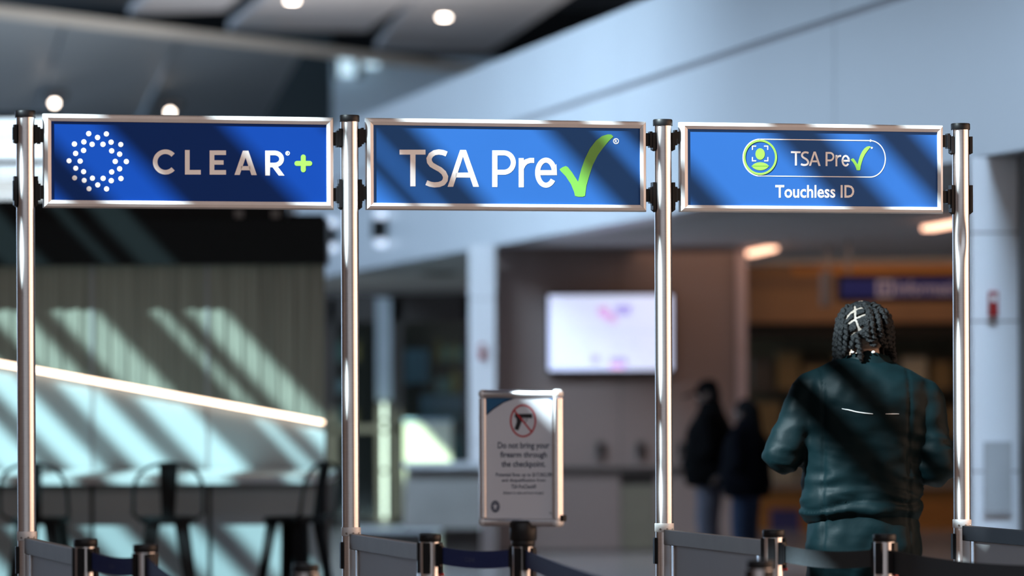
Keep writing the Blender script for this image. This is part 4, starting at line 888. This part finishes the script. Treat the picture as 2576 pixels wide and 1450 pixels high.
def person(name, label, loc, yaw, h, J, jm, tm, hm, jk, grow=1.0, pants_r=1.0, headp=(0, 0), hemz=0.93, vox=(0.008, 0.012), fold=folds()):
    root = thing(name, label, 'person', loc)
    W = Matrix.Translation(Vector(loc)) @ Matrix.Rotation(yaw, 4, 'Z') @ Matrix.Scale(h/1.75, 4)
    V = lambda *a: Vector(a)
    b = MB(); HM = head_el(b, V(*J['head']), headp[0], headp[1])
    nb = V(*J['neck']); b.limb(nb+V(0, -0.01, -0.06), V(*J['head'])+V(0, -0.03, -0.05), 0.064, 0.056)
    b.loft([(0.90, 0, 0, 0.13, 0.09), (1.0, 0, 0, 0.14, 0.10), (1.15, 0, 0, 0.135, 0.095), (1.32, 0, 0, 0.16, 0.11), (1.42, 0, -0.01, 0.15, 0.085), (1.48, 0, -0.01, 0.07, 0.06)])
    for sd in ('L', 'R'):
        s_, e, w_ = V(*J['sh'+sd]), V(*J['el'+sd]), V(*J['wr'+sd])
        b.limb(s_, e, 0.050, 0.040); b.limb(e, w_, 0.040, 0.027)
        f = (w_-e).normalized(); side = f.cross(V(0, 0, 1)).normalized()*(1 if sd == 'L' else -1); up = side.cross(f) if sd == 'L' else f.cross(side)
        hand_el(b, w_, f, -side, V(0, 0, 1)-f*f.z)
        hx_ = J['hip'+sd]; k_ = J['kn'+sd]; a_ = J['an'+sd]
        b.limb(hx_, k_, 0.082, 0.055); b.limb(k_, a_, 0.055, 0.038); b.limb(V(*a_)+V(0, -0.02, -0.035), V(*a_)+V(0, 0.15, -0.052), 0.036, 0.026)
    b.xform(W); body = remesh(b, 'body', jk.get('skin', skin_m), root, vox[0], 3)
    for s_ in (-1, 1):
        e = MB().ell((s_*0.030, 0.082, -0.002), (0.012, 0.009, 0.009), nu=12, nv=8); e.xform(W @ HM); e.build('eye', white_pr, root, True)
        e = MB().ell((s_*0.030, 0.089, -0.003), (0.0055, 0.004, 0.0055), nu=10, nv=6); e.xform(W @ HM); e.build('iris', gun_pr, root, True)
    j = MB(); j.loft(jk['loft'])
    for sd in ('L', 'R'):
        s_, e, w_ = V(*J['sh'+sd]), V(*J['el'+sd]), V(*J['wr'+sd]); r0, r1, r2 = jk['r']
        j.limb(s_, e, r0, r1); j.limb(e, e.lerp(w_, 0.88), r1, r2)
    for sd, sg in (('L', -1), ('R', 1)): j.limb(V(*J['neck'])+V(sg*0.05, 0, -0.055), V(*J['sh'+sd]), 0.062, jk['r'][0]*0.95)
    j.xform(W); jo = remesh(j, 'jacket', jm, root, vox[1], jk.get('sm', 6), fold)
    t = MB(); t.loft([(0.80, 0, 0, 0.10*pants_r, 0.10*pants_r), (0.86, 0, 0, 0.165*pants_r, 0.115*pants_r), (0.95, 0, 0, 0.172*pants_r, 0.12*pants_r), (hemz+0.05, 0, 0, 0.155*pants_r, 0.11*pants_r)])
    for sd in ('L', 'R'):
        hx_, k_, a_ = V(*J['hip'+sd]), V(*J['kn'+sd]), V(*J['an'+sd]); t.limb(hx_, k_, 0.100*pants_r, 0.078*pants_r); t.limb(k_, a_+V(0, 0, 0.03), 0.078*pants_r, 0.062*pants_r)
    t.xform(W); remesh(t, 'trousers', tm, root, vox[1], 4, fold)
    for sd in ('L', 'R'):
        a_ = V(*J['an'+sd]); sh = MB(); sh.limb(a_+V(0, -0.03, -0.045), a_+V(0, 0.16, -0.055), 0.046, 0.036); sh.limb(a_+V(0, -0.02, 0.0), a_+V(0, -0.02, -0.04), 0.045, 0.045)
        for k in range(len(sh.v)): sh.v[k].z = max(sh.v[k].z, 0.002)
        sh.xform(W); sh.build('shoe', shoe_m, root, True)
    return root, W, HM, jo
BASEJ = dict(head=(0, 0.02, 1.63), neck=(0, 0, 1.50), shL=(-0.185, 0, 1.42), shR=(0.185, 0, 1.42), elL=(-0.24, -0.04, 1.14), elR=(0.24, -0.04, 1.14), wrL=(-0.14, 0.20, 1.06), wrR=(0.14, 0.20, 1.06),
             hipL=(-0.088, 0, 0.90), hipR=(0.088, 0, 0.90), knL=(-0.095, 0.02, 0.50), knR=(0.095, 0.02, 0.50), anL=(-0.10, -0.02, 0.09), anR=(0.10, -0.02, 0.09))
JK = dict(loft=[(0.86, 0, 0, 0.185, 0.135), (0.95, 0, 0, 0.195, 0.145), (1.15, 0, 0, 0.190, 0.14), (1.33, 0, 0, 0.20, 0.145), (1.43, 0, -0.01, 0.165, 0.11), (1.50, 0, -0.01, 0.075, 0.07)], r=(0.078, 0.062, 0.046))
# --- person in teal jacket, back to the camera
DM = 13.50; PPM = F/DM
mx = P(2172, 1000, DM).x
def ml(px, py, y=0.0):   # pixel to local metres
    p = P(px, py, DM); return (p.x-mx, y, p.z)
mz = lambda py: P(2172, py, DM).z
JM = dict(BASEJ)
JM.update(head=(0.0, 0.045, mz(842)), neck=(0.005, 0.0, mz(902)), shL=ml(2042, 990, 0.0), shR=ml(2318, 1005, 0.0), elL=ml(1968, 1143, -0.03), elR=ml(2350, 1172, -0.03),
          wrL=ml(2070, 1110, 0.27), wrR=ml(2265, 1120, 0.27))
for k_ in ('hipL', 'hipR'): JM[k_] = (JM[k_][0], 0, 0.92)
jl = []
for py, cx, hw, hd, cy in ((1318, 2166, 140, 0.115, 0), (1300, 2166, 150, 0.135, 0), (1284, 2166, 154, 0.148, 0), (1262, 2167, 151, 0.146, 0), (1225, 2168, 146, 0.135, 0), (1150, 2170, 150, 0.138, 0), (1060, 2174, 158, 0.145, -0.005), (1000, 2177, 160, 0.138, -0.01), (960, 2178, 148, 0.120, -0.012), (932, 2178, 112, 0.098, -0.008), (912, 2177, 72, 0.078, 0.0), (903, 2176, 58, 0.07, 0.0)):
    jl.append((mz(py), (cx-2172)/PPM, cy, hw/PPM, hd))
def man_fold(p, n):
    q = Vector((p.x-mx, p.y-DM, p.z)); zl = q.z
    w1 = noise.noise(Vector((q.x*5, q.y*5+7, zl*5)))
    a = 0.010*noise.noise(Vector((q.x*6+zl*4, q.y*7, zl*7-q.x*5))) + 0.005*noise.noise(Vector((q.x*16+zl*14, q.y*16+3, zl*20-q.x*12)))
    # crisp creases: ridged noise, stronger near the waist, elbows and armpits
    wz = math.exp(-((zl-mz(1235))/0.07)**2); we = math.exp(-((zl-mz(1160))/0.09)**2)*min(1, (abs(q.x)/0.22)**2)
    rn = 1-abs(noise.noise(Vector((q.x*7, q.y*7+11, zl*26+q.x*6))))*2.2
    a += rn*(0.007*wz+0.006*we+0.0015)
    a += 0.005*math.exp(-((zl-mz(1280)-0.02*w1)/0.014)**2) - 0.010*math.exp(-((zl-mz(1262)-0.04*w1-0.06*q.x)/0.009)**2)
    a -= 0.005*math.exp(-((abs(q.x)-0.150)/0.006)**2)*(1 if n.y < -0.2 else 0)
    return p+n*a
man, MW, MH, mj = person('person', 'person in dark teal nylon jacket with long twisted locs, seen from behind', (mx, DM, 0), 0.0, 1.75, JM, teal_nylon, teal_nylon, hair_m, dict(loft=jl, r=(0.076, 0.070, 0.05), sm=14), headp=(-0.30, 0.0), pants_r=1.17, hemz=1.03, vox=(0.007, 0.0095), fold=man_fold)
# collar, snaps and piping, laid on the jacket
cm = MB(); nr = 40; vs = []
for (py, hw, hd, cy) in ((918, 76, 0.088, 0.004), (900, 62, 0.078, 0.006), (884, 58, 0.072, 0.010), (882, 53, 0.066, 0.010), (905, 54, 0.068, 0.004)):
    for k in range(nr):
        a = 2*math.pi*k/nr; bk_ = -math.sin(a)
        vs.append(Vector((mx+(2180-2172)/PPM+hw/PPM*math.cos(a), DM+cy+hd*math.sin(a), mz(py+(0 if bk_ > 0 else 8)+(14*abs(math.cos(a)) if py < 890 else 6*abs(math.cos(a)))))))
cm.add(vs, [(i*nr+k, i*nr+(k+1) % nr, (i+1)*nr+(k+1) % nr, (i+1)*nr+k) for i in range(4) for k in range(nr)]).build('collar', teal_nylon, man, True)
def surf_pt(ob, px, py, lift=0.002):
    dg = bpy.context.evaluated_depsgraph_get(); off = wloc(ob)
    if not hasattr(surf_pt, 'bvh'): surf_pt.bvh = BVHTree.FromPolygons([v.co+off for v in ob.data.vertices], [tuple(p.vertices) for p in ob.data.polygons])
    d = ray(px, py).normalized(); h = surf_pt.bvh.ray_cast(CAM, d)
    return (h[0]-d*lift) if h[0] is not None else P(px, py, DM)
refl = mat('reflective_piping', (0.75, 0.75, 0.75), 0.4, 0.2, var=0.02)
bpy.context.view_layer.update()
for path in ([(2118, 1029), (2135, 1032), (2155, 1037), (2175, 1040), (2196, 1042)], [(2228, 1042), (2244, 1042), (2261, 1042)]):
    MB().tube([surf_pt(mj, x, y) for x, y in path], [0.0008]+[0.0016]*(len(path)-2)+[0.0008], 8).build('piping', refl, man, True)
for px in (2145, 2197):
    p = P(px, 886.5, DM-0.068); MB().ell(p, (0.0058, 0.004, 0.0042), nu=12, nv=8).build('collar_snap', white_pr, man, True)
# hair: a parted cap whose partings sink to the scalp, and twisted locs
part_lines = [[(2149, 768), (2150, 797)], [(2152, 805), (2160, 828)], [(2127, 799), (2137, 786), (2149, 777), (2168, 772), (2184, 771)], [(2130, 816), (2141, 807), (2152, 800), (2166, 793), (2180, 788)], [(2138, 843), (2155, 833), (2171, 823)], [(2207, 770), (2222, 783)], [(2196, 790), (2200, 800)]]
hc = Vector((mx, DM+0.045-0.020, mz(829)))
HR = Vector((0.0905, 0.112, 0.1))
def seg_d(p, a, b):
    a, b, p = Vector(a), Vector(b), Vector(p); t = max(0, min(1, (p-a).dot(b-a)/max(1e-9, (b-a).length_squared))); return (p-(a+(b-a)*t)).length
def to_px(v):
    r = v-CAM; a = r.x/r.y*F; u = r.z/r.y*F; return (PX+a*cr-u*sr, PY-(a*sr+u*cr))
cap = MB(); NU, NV = 120, 70; vs = []; keep = {}
for j in range(NV+1):
    for k in range(NU):
        a = 2*math.pi*k/NU; th = math.radians(2+(122-15*max(0, -math.sin(a))**2)*j/NV); d = Vector((math.sin(th)*math.cos(a), math.sin(th)*math.sin(a), math.cos(th)))
        v = hc+Vector((d.x*HR.x, d.y*HR.y, d.z*HR.z)); q = to_px(v); s_ = 1.0
        if d.y < 0.1:
            dm = min(seg_d(q, l[i], l[i+1]) for l in part_lines for i in range(len(l)-1))
            s_ -= 0.20*math.exp(-((dm+1.2*noise.noise(v*120))/2.5)**2)
        s_ += 0.018*noise.noise(v*70)+0.012*noise.noise(v*160)
        if d.y > 0.45 and th > math.radians(62): s_ *= 0.86     # hairline over the forehead
        vs.append(hc+(v-hc)*s_)
fs = [(j*NU+k, j*NU+(k+1) % NU, (j+1)*NU+(k+1) % NU, (j+1)*NU+k) for j in range(NV) for k in range(NU)] + [tuple(range(NU))]
cap.add(vs, fs).build('hair_cap', hair_m, man, True)
# pale scalp under the cap
MB().ell(hc, (HR.x*0.93, HR.y*0.93, HR.z*0.93), nu=40, nv=24).build('scalp', mat('scalp', (0.12, 0.098, 0.082), 0.6, var=0.25, vscale=120, spec=0.2), man, True)
locs = [[(2116, 790), (2108, 825), (2104, 865), (2104, 905), (2110, 922)], [(2125, 778), (2114, 820), (2110, 860), (2108, 895), (2112, 910)], [(2122, 792), (2117, 830), (2115, 870), (2116, 905)], [(2127, 815), (2127, 845), (2125, 872), (2123, 898)],
        [(2150, 838), (2155, 862), (2158, 885), (2162, 912)], [(2146, 846), (2142, 862), (2137, 880)],
        [(2176, 795), (2177, 825), (2180, 850), (2192, 866), (2200, 872)], [(2186, 782), (2188, 815), (2192, 845), (2200, 868)], [(2198, 778), (2206, 810), (2208, 842), (2216, 868)], [(2206, 800), (2211, 835), (2220, 862), (2228, 880)],
        [(2216, 775), (2224, 805), (2228, 840), (2234, 872)], [(2228, 778), (2238, 815), (2242, 855), (2247, 890), (2252, 912)], [(2238, 790), (2246, 830), (2246, 870), (2250, 905), (2249, 925)], [(2170, 765), (2180, 785), (2186, 812)], [(2232, 800), (2234, 840), (2240, 880), (2244, 900)],
        [(2112, 812), (2106, 845), (2108, 885), (2116, 915)], [(2136, 768), (2121, 788), (2113, 815), (2110, 850)], [(2190, 765), (2208, 775), (2220, 795), (2226, 820)]]
for L_ in locs:
    pts = []
    for i, (x, y) in enumerate(L_):
        xo = (x-2174)/PPM; zo = mz(y)-hc.z; rx = HR.x*1.04
        k_ = 1-(xo/rx)**2-(max(zo, -0.03)/(HR.z*1.04))**2
        yb = -HR.y*1.04*math.sqrt(max(0.0, k_)); yb = min(yb, 0.0)
        pts.append(Vector((mx+(x-2172)/PPM, hc.y+yb-0.004, mz(y))))
    fine = []
    for i in range(len(pts)-1):
        p0, p1, p2, p3 = pts[max(i-1, 0)], pts[i], pts[i+1], pts[min(i+2, len(pts)-1)]
        for q in range(14):
            t = q/14; fine.append(0.5*((2*p1)+(p2-p0)*t+(2*p0-5*p1+4*p2-p3)*t*t+(3*p1-p0-3*p2+p3)*t**3))
    fine.append(pts[-1]); n_ = len(fine)
    rad = [(0.0078+0.003*math.sin(min(1, i/n_*2.2)*math.pi*0.5))*(1 if i < n_*0.8 else 1-0.75*(i-n_*0.8)/(n_*0.2))*(1+0.07*noise.noise(fine[i]*90)) for i in range(n_)]
    MB().tube(fine, rad, 12, True, 2, 330.0, 0.26).build('loc', hair_m, man, True)
for k_ in range(9):   # locs falling along the sides and front of the face
    a = math.radians(15+150*k_/8); sgn = 1
    x0_, y0_ = math.cos(a)*HR.x*0.9, math.sin(a)*HR.y*0.8
    if 60 < math.degrees(a) < 120: L0 = 0.03
    else: L0 = 0.14
    pts = [hc+Vector((x0_*0.75, y0_*0.75, 0.075)), hc+Vector((x0_*1.06, y0_*1.1, 0.035)), hc+Vector((x0_*1.12, y0_*1.16, -0.03)), hc+Vector((x0_*1.12, y0_*1.16, -0.03-L0*0.6))]
    fine = [pts[i].lerp(pts[i+1], q/10) for i in range(3) for q in range(10)]+[pts[-1]]
    MB().tube(fine, [0.0098]*(len(fine)-3)+[0.008, 0.006, 0.003], 12, True, 2, 330.0, 0.26).build('loc', hair_m, man, True)
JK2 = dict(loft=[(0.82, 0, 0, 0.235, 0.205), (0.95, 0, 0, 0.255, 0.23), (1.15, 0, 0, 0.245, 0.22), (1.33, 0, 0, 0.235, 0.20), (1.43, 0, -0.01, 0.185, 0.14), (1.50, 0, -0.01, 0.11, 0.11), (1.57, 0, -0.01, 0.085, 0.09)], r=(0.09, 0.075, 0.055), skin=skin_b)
# --- two people standing farther down the corridor
D2 = 29.5
p = P(1786, 1300, D2)
J2 = dict(BASEJ); J2.update(wrL=(-0.05, 0.22, 1.0), wrR=(0.05, 0.22, 1.0))
h2 = P(1772, 958, D2).z
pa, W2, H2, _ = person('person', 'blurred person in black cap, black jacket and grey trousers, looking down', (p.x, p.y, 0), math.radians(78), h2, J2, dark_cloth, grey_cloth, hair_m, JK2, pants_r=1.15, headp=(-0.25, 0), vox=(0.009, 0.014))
m = MB(); m.ell((0, -0.012, 0.045), (0.082, 0.104, 0.085)); m.xform(W2 @ H2); 
cp_ = m.build('cap_crown', dark_cloth, pa, True)
m = MB(); m.hexa([(-0.07, 0.07, 0.045), (0.07, 0.07, 0.045), (0.06, 0.205, 0.015), (-0.06, 0.205, 0.015), (-0.07, 0.07, 0.062), (0.07, 0.07, 0.062), (0.06, 0.205, 0.033), (-0.06, 0.205, 0.033)]); m.xform(W2 @ H2); m.build('cap_visor', dark_cloth, pa, bevel=0.003)
m = MB(); m.ell((0, -0.055, -0.02), (0.078, 0.06, 0.075)); m.xform(W2 @ H2); m.build('hair', hair_dark, pa, True)
D3 = 29.0; p = P(1878, 1300, D3); h3 = P(1868, 1005, D3).z
J3 = dict(BASEJ); J3.update(wrL=(-0.06, 0.24, 1.02), wrR=(0.06, 0.24, 1.02))
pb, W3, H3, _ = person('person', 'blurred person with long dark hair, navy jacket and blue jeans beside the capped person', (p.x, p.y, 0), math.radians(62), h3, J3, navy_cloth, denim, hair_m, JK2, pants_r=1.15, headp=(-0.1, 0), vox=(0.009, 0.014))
m = MB(); m.ell((0, -0.022, 0.030), (0.088, 0.100, 0.098)); m.limb((0, -0.075, 0.0), (0, -0.105, -0.26), 0.085, 0.06); m.xform(W3 @ H3); remesh(m, 'hair', hair_dark, pb, 0.01, 3)
